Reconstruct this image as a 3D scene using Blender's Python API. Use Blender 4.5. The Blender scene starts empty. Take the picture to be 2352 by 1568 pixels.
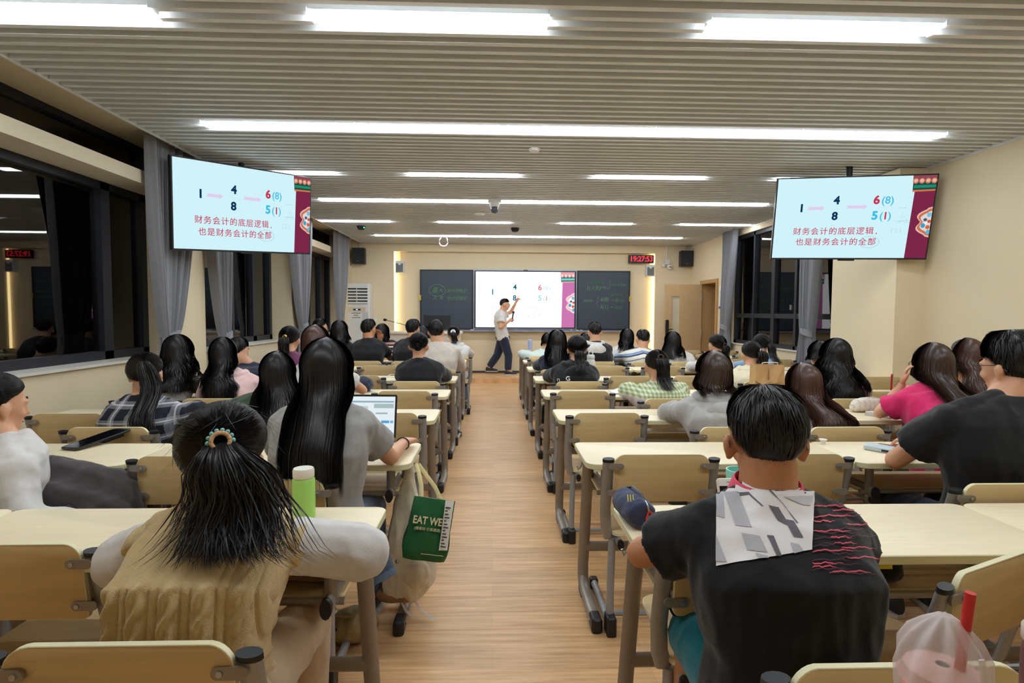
import bpy, bmesh, math, random
import numpy as np
from mathutils import Vector, Matrix, Euler
from mathutils.bvhtree import BVHTree

# ------------------------------------------------------------------ camera, world, exposure
sc = bpy.context.scene
LINK = sc.collection.objects.link
rnd = random.Random(7)
PI = math.pi

def set_camera():
    f, pitch, yaw, roll, h = 1315.58, 0.0515, 0.0329, 0.0052, 1.3993
    cy, sy, cp, sp = math.cos(yaw), math.sin(yaw), math.cos(pitch), math.sin(pitch)
    fw = Vector((sy*cp, cy*cp, -sp)); r = Vector((cy, -sy, 0)); u = r.cross(fw)
    r2 = math.cos(roll)*r + math.sin(roll)*u; u2 = -math.sin(roll)*r + math.cos(roll)*u
    cd = bpy.data.cameras.new('camera'); cd.sensor_width = 36; cd.lens = f*36/2352; cd.clip_start = 0.05
    co = bpy.data.objects.new('camera', cd); LINK(co)
    m = Matrix.Identity(4)
    for i in range(3):
        m[i][0], m[i][1], m[i][2] = r2[i], u2[i], -fw[i]
    m[2][3] = h
    co.matrix_world = m
    sc.camera = co
set_camera()
w = bpy.data.worlds.new('night'); sc.world = w; w.use_nodes = True
w.node_tree.nodes['Background'].inputs[0].default_value = (0.010, 0.012, 0.018, 1)
w.node_tree.nodes['Background'].inputs[1].default_value = 1.0
sc.view_settings.view_transform = 'Standard'
sc.view_settings.look = 'None'
sc.view_settings.gamma = 1
sc.view_settings.exposure = 0.0
try: sc.view_settings.use_curve_mapping = False
except Exception: pass
LAMP = 25.5            # ceiling strip lights
TVGLOW = 1.0          # hanging screens
BOARDGLOW = 1.6        # big front screen
COVE = 11.0            # LED strip beside the board

# ------------------------------------------------------------------ materials
def s2l(c):
    return tuple(((x/255)/12.92 if x/255 <= 0.04045 else ((x/255+0.055)/1.055)**2.4) for x in c)
MATS = {}
def mat(name, rgb=(128,128,128), rough=0.6, metal=0.0, spec=0.5, var=0.06, scale=6.0, stretch=(1,1,1), bump=0.0, bscale=60.0, emit=None, estr=0.0, coat=0.0, sheen=0.0, lin=None):
    if name in MATS: return MATS[name]
    m = bpy.data.materials.new(name); m.use_nodes = True
    nt = m.node_tree; b = nt.nodes['Principled BSDF']
    col = lin if lin else s2l(rgb)
    b.inputs['Roughness'].default_value = rough; b.inputs['Metallic'].default_value = metal
    b.inputs['Specular IOR Level'].default_value = spec
    b.inputs['Base Color'].default_value = (*col, 1)
    if coat: b.inputs['Coat Weight'].default_value = coat; b.inputs['Coat Roughness'].default_value = 0.15
    if sheen: b.inputs['Sheen Weight'].default_value = sheen
    if var > 0 or bump > 0:
        tc = nt.nodes.new('ShaderNodeTexCoord'); mp = nt.nodes.new('ShaderNodeMapping')
        mp.inputs['Scale'].default_value = stretch
        nt.links.new(tc.outputs['Object'], mp.inputs['Vector'])
    if var > 0:
        n = nt.nodes.new('ShaderNodeTexNoise'); n.inputs['Scale'].default_value = scale; n.inputs['Detail'].default_value = 4
        nt.links.new(mp.outputs[0], n.inputs['Vector'])
        r = nt.nodes.new('ShaderNodeMapRange'); r.inputs[1].default_value = 0.25; r.inputs[2].default_value = 0.75
        r.inputs[3].default_value = 1-var; r.inputs[4].default_value = 1+var
        nt.links.new(n.outputs['Fac'], r.inputs[0])
        mx = nt.nodes.new('ShaderNodeMix'); mx.data_type = 'RGBA'; mx.blend_type = 'MULTIPLY'; mx.inputs['Factor'].default_value = 1
        mx.inputs['A'].default_value = (*col, 1)
        nt.links.new(r.outputs[0], mx.inputs['B']); nt.links.new(mx.outputs['Result'], b.inputs['Base Color'])
    if bump > 0:
        n2 = nt.nodes.new('ShaderNodeTexNoise'); n2.inputs['Scale'].default_value = bscale; n2.inputs['Detail'].default_value = 3
        nt.links.new(mp.outputs[0], n2.inputs['Vector'])
        bp = nt.nodes.new('ShaderNodeBump'); bp.inputs['Strength'].default_value = bump; bp.inputs['Distance'].default_value = 0.004
        nt.links.new(n2.outputs['Fac'], bp.inputs['Height']); nt.links.new(bp.outputs[0], b.inputs['Normal'])
    if emit:
        b.inputs['Emission Color'].default_value = (*s2l(emit), 1); b.inputs['Emission Strength'].default_value = estr
    MATS[name] = m
    return m

def mth(nt, op, a, b=None, c=None):
    n = nt.nodes.new('ShaderNodeMath'); n.operation = op
    for i, x in enumerate((a, b, c)):
        if x is None: continue
        if isinstance(x, (int, float)): n.inputs[i].default_value = x
        else: nt.links.new(x, n.inputs[i])
    return n.outputs[0]

def pattern_mat(name, base, fn, rough=0.85, bump=0.25):
    """cloth whose colour is mixed by a list of (mask, colour) made by fn(nt, x, y, z)"""
    if name in MATS: return MATS[name]
    m = mat(name, base, rough, spec=0.2, var=0.08, scale=30, bump=bump, bscale=250)
    nt = m.node_tree; b = nt.nodes['Principled BSDF']
    tc = nt.nodes.new('ShaderNodeTexCoord'); sp = nt.nodes.new('ShaderNodeSeparateXYZ')
    nt.links.new(tc.outputs['Object'], sp.inputs[0])
    cur = b.inputs['Base Color'].links[0].from_socket
    for mask, col in fn(nt, *sp.outputs):
        mx = nt.nodes.new('ShaderNodeMix'); mx.data_type = 'RGBA'
        nt.links.new(mask, mx.inputs['Factor']); nt.links.new(cur, mx.inputs['A'])
        mx.inputs['B'].default_value = (*s2l(col), 1)
        cur = mx.outputs['Result']
    nt.links.new(cur, b.inputs['Base Color'])
    return m

def band(nt, v, period, lo, hi, off=0.0):
    t = mth(nt, 'FRACT', mth(nt, 'DIVIDE', mth(nt, 'ADD', v, 50*period+off), period))
    return mth(nt, 'MULTIPLY', mth(nt, 'GREATER_THAN', t, lo), mth(nt, 'LESS_THAN', t, hi))

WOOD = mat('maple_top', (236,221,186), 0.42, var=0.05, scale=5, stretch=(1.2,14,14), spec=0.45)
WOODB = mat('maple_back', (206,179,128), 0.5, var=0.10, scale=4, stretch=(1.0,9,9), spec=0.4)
EDGE = mat('edge_band', (226,219,178), 0.45, var=0.02)
STEEL = mat('taupe_paint', (150,141,130), 0.38, 0.25, var=0.04, scale=12)
STEELL = mat('grey_paint', (163,163,162), 0.35, 0.3, var=0.04, scale=12)
BLACKP = mat('black_plastic', (24,25,28), 0.45, var=0.05, scale=20)
SCREW = mat('screw', (185,185,185), 0.3, 0.9, var=0.02)
WALL = mat('cream_wall', (229,213,180), 0.75, var=0.02, scale=2.5, bump=0.08, bscale=160, spec=0.25)
WALLB = mat('cream_beam', (224,212,186), 0.75, var=0.02, scale=2.5, spec=0.25)
SLAT = mat('slat_paint', (226,229,229), 0.45, var=0.02, scale=3, spec=0.4)
DECK = mat('plenum_dark', (58,55,50), 0.9, var=0.05)
DARKF = mat('window_frame', (38,41,48), 0.4, 0.3, var=0.04, scale=8)
WHITEP = mat('white_plastic', (226,227,224), 0.4, var=0.02)
SILL = mat('sill_white', (214,210,200), 0.5, var=0.03)
BASEB = mat('skirting', (52,50,54), 0.5, var=0.04)
SKIN = mat('skin', (214,160,126), 0.5, var=0.05, scale=14, spec=0.4)
SKIN2 = mat('skin_tan', (196,138,100), 0.5, var=0.06, scale=14, spec=0.4)
HAIR = mat('hair_black', (15,13,13), 0.55, var=0.35, scale=40, stretch=(3,3,0.6), spec=0.18)
HAIRB = mat('hair_brown', (38,27,22), 0.55, var=0.35, scale=40, stretch=(3,3,0.6), spec=0.5)
HAIRS = mat('hair_black_strand', (27,24,24), 0.36, var=0.3, scale=60, stretch=(3,3,0.4), spec=0.32)  # strand tones lighter than the base hair: sheen streaks put into the colour
HAIRBS = mat('hair_brown_strand', (62,43,35), 0.34, var=0.3, scale=60, stretch=(3,3,0.4), spec=0.55)
HAIRRS = mat('hair_redbrown_strand', (78,50,40), 0.34, var=0.3, scale=60, stretch=(3,3,0.4), spec=0.55)
HAIRR = mat('hair_redbrown', (47,31,26), 0.55, var=0.35, scale=40, stretch=(3,3,0.6), spec=0.5)

def floor_mat():
    m = bpy.data.materials.new('floor_vinyl'); m.use_nodes = True; nt = m.node_tree; b = nt.nodes['Principled BSDF']
    b.inputs['Roughness'].default_value = 0.38; b.inputs['Specular IOR Level'].default_value = 0.45
    tc = nt.nodes.new('ShaderNodeTexCoord'); mp = nt.nodes.new('ShaderNodeMapping')
    mp.inputs['Scale'].default_value = (1.6, 26, 1)
    nt.links.new(tc.outputs['Object'], mp.inputs[0])
    n = nt.nodes.new('ShaderNodeTexNoise'); n.inputs['Scale'].default_value = 1.6; n.inputs['Detail'].default_value = 8; n.inputs['Roughness'].default_value = 0.62
    nt.links.new(mp.outputs[0], n.inputs['Vector'])
    br = nt.nodes.new('ShaderNodeTexBrick'); br.inputs['Scale'].default_value = 1.0
    br.inputs['Brick Width'].default_value = 1.25; br.inputs['Row Height'].default_value = 0.145; br.inputs['Mortar Size'].default_value = 0.0012
    br.inputs['Color1'].default_value = (0.62,0.62,0.62,1); br.inputs['Color2'].default_value = (0.74,0.74,0.74,1); br.inputs['Mortar'].default_value = (0.55,0.55,0.55,1)
    nt.links.new(tc.outputs['Object'], br.inputs['Vector'])
    r = nt.nodes.new('ShaderNodeValToRGB'); e = r.color_ramp.elements
    e[0].position = 0.30; e[0].color = (*s2l((190,140,90)), 1); e[1].position = 0.72; e[1].color = (*s2l((236,194,142)), 1)
    nt.links.new(n.outputs['Fac'], r.inputs[0])
    mx = nt.nodes.new('ShaderNodeMix'); mx.data_type = 'RGBA'; mx.blend_type = 'MULTIPLY'; mx.inputs['Factor'].default_value = 1
    k = nt.nodes.new('ShaderNodeMix'); k.data_type = 'RGBA'; k.blend_type = 'MULTIPLY'; k.inputs['Factor'].default_value = 1
    k.inputs['B'].default_value = (1.42,1.42,1.42,1); k.clamp_result = False
    nt.links.new(br.outputs['Color'], k.inputs['A'])
    nt.links.new(r.outputs[0], mx.inputs['A']); nt.links.new(k.outputs['Result'], mx.inputs['B'])
    nt.links.new(mx.outputs['Result'], b.inputs['Base Color'])
    return m
FLOOR = floor_mat()

def glass_mat():
    m = bpy.data.materials.new('window_glass'); m.use_nodes = True; nt = m.node_tree
    nt.nodes.remove(nt.nodes['Principled BSDF']); out = nt.nodes['Material Output']
    fr = nt.nodes.new('ShaderNodeFresnel'); fr.inputs[0].default_value = 1.55
    k = mth(nt, 'MULTIPLY', fr.outputs[0], 1.35)
    tr = nt.nodes.new('ShaderNodeBsdfTransparent'); tr.inputs[0].default_value = (0.75,0.78,0.8,1)
    gl = nt.nodes.new('ShaderNodeBsdfGlossy'); gl.inputs['Roughness'].default_value = 0.015
    mx = nt.nodes.new('ShaderNodeMixShader'); nt.links.new(k, mx.inputs[0]); nt.links.new(tr.outputs[0], mx.inputs[1]); nt.links.new(gl.outputs[0], mx.inputs[2])
    nt.links.new(mx.outputs[0], out.inputs[0])
    return m
GLASS = glass_mat()

def glow(name, rgb, strength, lin=None):
    if name in MATS: return MATS[name]
    m = bpy.data.materials.new(name); m.use_nodes = True; nt = m.node_tree
    nt.nodes.remove(nt.nodes['Principled BSDF'])
    e = nt.nodes.new('ShaderNodeEmission'); e.inputs[0].default_value = (*(lin or s2l(rgb)), 1); e.inputs[1].default_value = strength
    nt.links.new(e.outputs[0], nt.nodes['Material Output'].inputs[0])
    MATS[name] = m
    return m

# ------------------------------------------------------------------ mesh helpers
KIDS = {}
def fresh(name, data, parent=None, loc=None, rz=0.0):
    o = bpy.data.objects.new(name, data); LINK(o)
    if parent is not None:
        o.parent = parent; KIDS.setdefault(parent.name, []).append(o)
    if loc is not None: o.location = loc
    if rz: o.rotation_euler = (0, 0, rz)
    return o

def thing(name, label, cat, loc=(0,0,0), rz=0.0, group=None):
    o = fresh(name, None, None, loc, rz); o.empty_display_size = 0.1
    tag(o, label, cat, group)
    return o
def tag(o, label, cat, group=None):
    o['label'] = label; o['category'] = cat
    if group: o['group'] = group
    return o
def struct(o):
    o['kind'] = 'structure'; return o
def dup(root, loc, rz, label=None, group=None):
    r = root.copy(); LINK(r); r.location = loc; r.rotation_euler = (0, 0, rz)
    if label: r['label'] = label
    if group: r['group'] = group
    for ch in KIDS.get(root.name, ()):
        c = ch.copy(); LINK(c); c.parent = r; KIDS.setdefault(r.name, []).append(c)
        for g in KIDS.get(ch.name, ()):
            d = g.copy(); LINK(d); d.parent = c; KIDS.setdefault(c.name, []).append(d)
    return r

class MB:
    def __init__(s): s.v, s.f, s.m = [], [], []
    def add(s, vs, fs, mi=0):
        b = len(s.v); s.v += [tuple(map(float, p)) for p in vs]
        s.f += [tuple(b+i for i in f) for f in fs]; s.m += [mi]*len(fs)
        return s
    def box(s, lo, hi, mi=0):
        x0,y0,z0 = lo; x1,y1,z1 = hi
        return s.add([(x0,y0,z0),(x1,y0,z0),(x1,y1,z0),(x0,y1,z0),(x0,y0,z1),(x1,y0,z1),(x1,y1,z1),(x0,y1,z1)],
            [(0,3,2,1),(4,5,6,7),(0,1,5,4),(1,2,6,5),(2,3,7,6),(3,0,4,7)], mi)
    def prism(s, poly, axis, a, b, mi=0, ms=None, bev=0.0):
        ms = mi if ms is None else ms
        def P(u, v, t): return {'z':(u,v,t),'y':(u,t,v),'x':(t,u,v)}[axis]
        n = len(poly)
        if bev > 0:
            cx = sum(p[0] for p in poly)/n; cy = sum(p[1] for p in poly)/n
            hx = max(abs(p[0]-cx) for p in poly); hy = max(abs(p[1]-cy) for p in poly)
            ins = [(cx+(u-cx)*(1-bev/hx), cy+(v-cy)*(1-bev/hy)) for u, v in poly]
            sg = 1 if b > a else -1
            L = [(ins,a),(poly,a+sg*bev),(poly,b-sg*bev),(ins,b)]
        else: L = [(poly,a),(poly,b)]
        vs = [P(u,v,t) for pl,t in L for u,v in pl]
        k = len(L)
        s.add(vs, [tuple(range(n))[::-1], tuple(range((k-1)*n, k*n))], mi)
        base = len(s.v)-len(vs)
        for j in range(k-1):
            s.f += [(base+j*n+i, base+j*n+(i+1)%n, base+(j+1)*n+(i+1)%n, base+(j+1)*n+i) for i in range(n)]; s.m += [ms]*n
        return s
    def loft(s, rings, mi=0, close=True):
        n = len(rings[0]); vs = [p for r in rings for p in r]; fs = []
        for j in range(len(rings)-1):
            fs += [(j*n+i, j*n+(i+1)%n, (j+1)*n+(i+1)%n, (j+1)*n+i) for i in range(n)]
        if close: fs += [tuple(range(n))[::-1], tuple(range((len(rings)-1)*n, len(rings)*n))]
        return s.add(vs, fs, mi)
    def tube(s, path, rx, ry=None, n=8, mi=0, up=(0,0,1), taper=None):
        ry = ry or rx; P = [Vector(p) for p in path]; rings = []; up = Vector(up)
        for i, p in enumerate(P):
            t = (P[min(i+1,len(P)-1)]-P[max(i-1,0)]).normalized()
            a = t.cross(up)
            if a.length < 1e-3: a = t.cross(Vector((0,1,0)))
            a.normalize(); b = a.cross(t).normalized(); k = taper[i] if taper else 1.0
            rings.append([p + a*math.cos(2*PI*j/n)*rx*k + b*math.sin(2*PI*j/n)*ry*k for j in range(n)])
        return s.loft(rings, mi)
    def ell(s, c, r, M=None, nu=12, nv=8, mi=0):
        c = Vector(c); vs = []; 
        pts = [(0,0,1)]+[(math.sin(PI*i/nv)*math.cos(2*PI*j/nu), math.sin(PI*i/nv)*math.sin(2*PI*j/nu), math.cos(PI*i/nv)) for i in range(1,nv) for j in range(nu)]+[(0,0,-1)]
        for p in pts:
            q = Vector((p[0]*r[0], p[1]*r[1], p[2]*r[2])); vs.append(c + (M @ q if M else q))
        fs = [(0,1+j,1+(j+1)%nu) for j in range(nu)]
        for i in range(nv-2):
            fs += [(1+i*nu+j, 1+(i+1)*nu+j, 1+(i+1)*nu+(j+1)%nu, 1+i*nu+(j+1)%nu) for j in range(nu)]
        L = len(vs)-1; fs += [(L, 1+(nv-2)*nu+(j+1)%nu, 1+(nv-2)*nu+j) for j in range(nu)]
        return s.add(vs, fs, mi)
    def lathe(s, prof, c=(0,0,0), n=24, mi=0):
        c = Vector(c)
        return s.loft([[c+Vector((r*math.cos(2*PI*j/n), r*math.sin(2*PI*j/n), z)) for j in range(n)] for r, z in prof], mi)
    def cap(s, p0, p1, r0, r1, n=10, mi=0, flat0=False, flat1=False):
        p0, p1 = Vector(p0), Vector(p1); t = (p1-p0); L = t.length; t.normalize()
        a = t.cross(Vector((0.13,0.31,1))).normalized(); b = a.cross(t)
        st = []
        if not flat0: st += [(-r0*.94, r0*.34),(-r0*.7, r0*.71)]
        st += [(0, r0),(L*.5,(r0+r1)/2),(L, r1)]
        if not flat1: st += [(L+r1*.7, r1*.71),(L+r1*.94, r1*.34)]
        return s.loft([[p0+t*d+(a*math.cos(2*PI*j/n)+b*math.sin(2*PI*j/n))*r for j in range(n)] for d, r in st], mi)
    def mesh(s, name, mats, smooth=True, fix=True, angle=40):
        me = bpy.data.meshes.new(name); me.from_pydata(s.v, [], s.f)
        for m in mats: me.materials.append(m)
        if len(mats) > 1: me.polygons.foreach_set('material_index', s.m)
        if fix:
            bm = bmesh.new(); bm.from_mesh(me); bmesh.ops.recalc_face_normals(bm, faces=bm.faces); bm.to_mesh(me); bm.free()
        if smooth:
            me.polygons.foreach_set('use_smooth', [True]*len(me.polygons)); me.set_sharp_from_angle(angle=math.radians(angle))
        me.update()
        return me
    def build(s, name, mats, parent=None, loc=None, rz=0.0, **k):
        if not isinstance(mats, (list, tuple)): mats = [mats]
        return fresh(name, s.mesh(name, mats, **k), parent, loc, rz)

def rrect(x0, x1, y0, y1, r, n=5):
    """rounded rectangle; r = one radius or four (x0y0, x1y0, x1y1, x0y1)"""
    if not isinstance(r, (tuple, list)): r = (r,)*4
    out = []
    for (cx, cy, a), q in zip(((x0,y0,PI),(x1,y0,1.5*PI),(x1,y1,0),(x0,y1,.5*PI)), r):
        sx = cx+q if cx == x0 else cx-q; sy = cy+q if cy == y0 else cy-q
        if q < 1e-5: out.append((cx,cy)); continue
        out += [(sx+q*math.cos(a+.5*PI*i/n), sy+q*math.sin(a+.5*PI*i/n)) for i in range(n+1)]
    return out

def shear_y(me, z0, k):
    for v in me.vertices: v.co.y -= (v.co.z-z0)*k

FONT = None
def text(body, size, m, parent, loc, rot=(PI/2,0,0), name='lettering', align='CENTER', ext=0.0008, off=0.0, shear=0.0, space=1.0, sx=1.0):
    cu = bpy.data.curves.new(name, 'FONT'); cu.body = body; cu.size = size; cu.align_x = align; cu.align_y = 'CENTER'
    cu.extrude = ext; cu.offset = off; cu.shear = shear; cu.space_character = space; cu.resolution_u = 4
    cu.materials.append(m)
    o = fresh(name, cu, parent, loc); o.rotation_euler = rot; o.scale = (sx,1,1)
    return o

# ------------------------------------------------------------------ room shell
ZC = 2.807; YF = 12.22; XL, XR = -2.95, 4.18
struct(MB().box((-3.5,-1.6,-0.08),(5.6,12.5,0)).build('floor', FLOOR))
struct(MB().box((-3.28,11.20,0),(4.3,12.3,0.10)).build('platform_floor', FLOOR))
# front wall: border frame round the recess that carries the boards
struct(MB().box((-3.5,12.22,0),(4.6,12.34,3.05)).build('wall_front', WALL))
fr = MB(); fr.box((-3.5,12.08,0.1),(-2.08,12.22,3.05)).box((3.43,12.08,0.1),(4.6,12.22,3.05)).box((-2.08,12.08,2.65),(3.43,12.22,3.05))
struct(fr.build('trim_1', WALL))
struct(MB().box((-3.5,-1.7,0),(5.6,-1.6,3.05)).build('wall_back', WALL))
# left wall: piers, parapet under the windows, beam across each bay
wl = MB()
PIERS = [(-1.6,2.50),(5.50,5.98),(8.51,8.99),(11.52,12.22)]
BAYS = [(2.50,5.50),(5.98,8.51),(8.99,11.52)]
for a, b in PIERS: wl.box((-3.45,a,0),(XL,b,2.89))
for a, b in BAYS: wl.box((-3.45,a,0),(-3.05,b,0.965))
wl.box((-3.45,-1.6,2.89),(-2.74,12.22,3.05))
struct(wl.build('wall_left', WALL))
for i, (a, b) in enumerate(BAYS):
    struct(MB().box((-3.24,a,2.46),(XL,b,2.57)).build('beam_left', WALLB))
    struct(MB().box((-3.25,a,0.965),(-3.02,b,0.985)).build('sill_left', SILL))
struct(MB().box((-2.74,-1.6,2.80),(-2.722,12.08,2.89)).build('trim_2', SLAT))
# right wall with the window bay, the pilaster and the doorway
wr = MB()
for lo, hi in [((4.18,-1.6,0),(4.45,6.62,3.05)),((3.9,5.45,0),(4.18,6.5,2.80)),((4.18,6.62,0),(4.45,9.92,0.87)),((4.18,6.62,2.72),(4.45,9.92,3.05)),
               ((4.18,9.92,0),(4.45,10.60,3.05)),((4.18,10.60,1.99),(4.45,11.38,3.05)),((4.18,11.38,0),(4.45,12.22,3.05))]: wr.box(lo, hi)
struct(wr.build('wall_right', WALL))
struct(MB().box((4.165,-1.6,2.79),(4.18,12.08,2.83)).build('trim_3', SLAT))
struct(MB().box((4.15,6.62,0.87),(4.25,9.92,0.885)).build('sill_right', SILL))
HALL = mat('corridor_wall', (92,70,60), 0.8, var=0.05)
struct(MB().box((4.45,9.9,0.0),(5.6,12.3,0.02)).box((5.5,9.9,0),(5.6,12.3,3)).box((4.45,9.8,0),(5.6,9.9,3)).box((4.45,12.3,0),(5.6,12.4,3)).box((4.45,9.8,2.6),(5.6,12.4,2.7)).build('corridor_wall', HALL))
struct(MB().box((-2.08,12.205,0.10),(3.43,12.22,0.14)).build('baseboard_front', BASEB))
struct(MB().box((-2.948,-1.6,0),(-2.94,2.5,0.08)).box((-3.05,2.5,0),(-3.035,11.2,0.08)).build('baseboard_left', BASEB))
struct(MB().box((4.168,-1.6,0),(4.18,5.45,0.08)).box((3.888,5.45,0),(3.9,6.5,0.08)).box((4.168,6.5,0),(4.18,10.55,0.08)).build('baseboard_right', BASEB))

# ceiling: dark deck, a slat every 0.1 m, the slats cut where a strip light sits
ceil = struct(MB().box((-2.74,-1.6,2.90),(4.18,12.22,3.0)).build('ceiling', DECK))
SHORT = [(-2.70,-1.62),(-0.88,0.26),(1.05,2.20),(2.97,4.10)]
LONG = [(-2.20+1.152*i, -2.20+1.152*i+1.14) for i in range(5)]
ROWS = [(1.35,LONG),(2.85,SHORT),(4.50,LONG),(6.00,SHORT),(7.42,LONG),(9.13,SHORT),(10.80,LONG)]
LROW = ['nearest overhead','second','third','fourth','fifth','farthest']
smesh = {}
y = -1.55; k = 0
while y < 12.06:
    cuts = [(-2.72,4.165)]
    for yl, segs in ROWS:
        if abs(yl-y) < 0.0661:
            c2 = []; x = -2.72
            for a, b in segs:
                if a-0.004-x > 0.02: c2.append((x, a-0.004))
                x = b+0.004
            if 4.165-x > 0.02: c2.append((x, 4.165))
            cuts = c2
    for a, b in cuts:
        key = round(b-a, 3)
        if key not in smesh: smesh[key] = MB().box((0,-0.0175,0),(key,0.0175,0.085)).mesh('slat', [SLAT], smooth=False)
        fresh('slat', smesh[key], ceil, (a, y, ZC))
    y += 0.097; k += 1
TUBE = glow('lamp_diffuser', None, LAMP, lin=(.93,1.0,1.07))
tray_me, diff_me = {}, {}
PLACE = {2.85:'row over the camera',4.50:'second row',6.00:'third row',7.42:'fourth row',9.13:'fifth row',10.80:'row by the front wall',1.35:'row behind the camera'}
ORD = ['first','second','third','fourth','fifth']
for yl, segs in ROWS:
    for i, (a, b) in enumerate(segs):
        L = b-a
        key = round(L,3)
        if key not in tray_me:
            tray_me[key] = MB().box((0,-0.047,0.012),(key,0.047,0.07)).mesh('lamp_housing', [SLAT], smooth=False)
            diff_me[key] = MB().prism(rrect(0.002,key-0.002,-0.045,0.045,0.02), 'z', -0.009, 0.0118).mesh('diffuser', [TUBE])
        t = thing('ceiling_light', 'white strip ceiling light, %s from the window side, %s' % (ORD[i], PLACE[yl]), 'ceiling light', (a, yl, ZC), 0, 'linear ceiling lights')
        fresh('lamp_housing', tray_me[key], t); fresh('diffuser', diff_me[key], t)

# ------------------------------------------------------------------ windows
def window(n, ybars, zbars, X, th=0.05, cells=None, thin=()):
    """frame of bars in the plane x = X; ybars/zbars list (centre, half width)"""
    y0, y1 = ybars[0][0]-ybars[0][1], ybars[-1][0]+ybars[-1][1]; z0, z1 = zbars[0][0]-zbars[0][1], zbars[-1][0]+zbars[-1][1]
    f = MB()
    for c, hw in (ybars[0], ybars[-1]): f.box((X-th,c-hw,z0),(X+th,c+hw,z1))
    for c, hw in (zbars[0], zbars[-1]): f.box((X-th,y0,c-hw),(X+th,y1,c+hw))
    root = struct(f.build('window_%d' % n, DARKF, smooth=False))
    for c, hw in ybars[1:-1]: MB().box((X-th,c-hw,z0),(X+th,c+hw,z1)).build('mullion', DARKF, root, smooth=False)
    for c, hw in zbars[1:-1]: MB().box((X-th*.9,y0,c-hw),(X+th*.9,y1,c+hw)).build('transom_bar', DARKF, root, smooth=False)
    for (ca, ha), (cb, hb) in zip(ybars, ybars[1:]):
        for (za, qa), (zb, qb) in zip(zbars, zbars[1:]):
            MB().box((X-0.004,ca+ha-.01,za+qa-.01),(X+0.004,cb-hb+.01,zb-qb+.01)).build('pane', GLASS, root, smooth=False)
    return root
for n, (a, b) in enumerate(BAYS):
    r = window(n+1, [(a+.04,.04),(b-1.25,.03),(b-.60,.055),(b-.04,.04)] if n else [(a+.04,.04),(b-.56,.055),(b-.04,.04)], [(1.02,.035),(2.43,.035)], -3.29)
    window(n+5, [(a+.03,.03),(b-.03,.03)], [(2.595,.022),(2.865,.025)], -3.29)
wn = window(4, [(6.66,.04),(7.90,.03),(8.55,.05),(9.20,.025),(9.88,.04)], [(0.91,.03),(1.36,.035),(2.69,.03)], 4.27)
MB().box((4.20,7.98,1.45),(4.222,8.0,1.52)).build('handle', STEELL, wn)

# ------------------------------------------------------------------ curtains
CURT = mat('curtain_grey', (132,133,138), 0.85, var=0.05, scale=40, bump=0.15, bscale=300, spec=0.15, sheen=0.3)
def curtain(X, ya, yb, yt, wt, zt, label, amp=0.045, n=9, side=1):
    root = thing('curtain', label, 'curtain', (X, (ya+yb)/2, 0.06), 0, 'grey tied curtains')
    cy = (ya+yb)/2; nu, nv = n*12, 40; m = MB(); ztop = 2.85
    def W(z):
        if z >= zt:
            s = min(1,(z-zt)/(ztop-zt)); e = s**0.62
            return wt + (yb-ya-wt)*e, yt + (cy-yt)*e
        s = min(1,(zt-z)/(zt-0.06)); return wt*(1+0.75*min(1,s*2.2)), yt
    for face in (0, 1):
        vs = []
        for j in range(nv+1):
            z = 0.06+(ztop-0.06)*j/nv; wd, c = W(z); k = wd/(yb-ya)
            for i in range(nu+1):
                s = i/nu; ph = 2*PI*n*(s+0.05*math.sin(5*s+X*9))
                sag = 0.035*math.sin(3*s+2*z)
                a = amp*(0.55+0.45*math.sin(9*s+z*0.8))
                dz = 0.0
                vs.append((side*(a*math.sin(ph)+0.3*a*math.sin(2.3*ph+z*1.5))*(0.55+.45*k)+sag*.3 + face*0.006, c-cy+(s-.5)*wd, z-0.06))
        fs = [(j*(nu+1)+i, j*(nu+1)+i+1, (j+1)*(nu+1)+i+1, (j+1)*(nu+1)+i) for j in range(nv) for i in range(nu)]
        if face: fs = [f[::-1] for f in fs]
        m.add(vs, fs)
    m.build('fabric', CURT, root, fix=False, angle=180)
    b = MB(); rings = []
    for z in (-.035,-.02,.02,.035):
        rings.append([Vector((0.003+(amp*.95+.012)*math.cos(2*PI*q/20), yt-cy+(wt*.52+.008)*math.sin(2*PI*q/20), zt-0.06+z+0.03*math.sin(2*PI*q/20))) for q in range(20)])
    b.loft(rings).build('tieback', CURT, root)
    return root
curtain(-2.86, 4.92, 5.72, 5.17, .24, 1.16, 'grey curtain beside the large near window, partly behind the hanging screen')
curtain(-2.86, 5.86, 6.42, 6.22, .20, 1.12, 'grey curtain hanging below the middle of the window-side hanging screen')
curtain(-2.86, 8.25, 9.20, 8.75, .26, 1.16, 'grey curtain tied low between the two farther left-hand windows')
curtain(-2.86, 10.55, 11.55, 10.80, .22, 1.10, 'grey curtain in the corner beside the white air conditioner')
curtain(4.06, 9.52, 10.16, 9.95, .24, 1.16, 'grey curtain between the doorway poster and the right-hand window', side=-1)
curtain(4.06, 6.98, 7.58, 7.30, .24, 1.16, 'grey tied curtain under the door-side hanging screen, beside the cream pilaster', side=-1)

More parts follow.
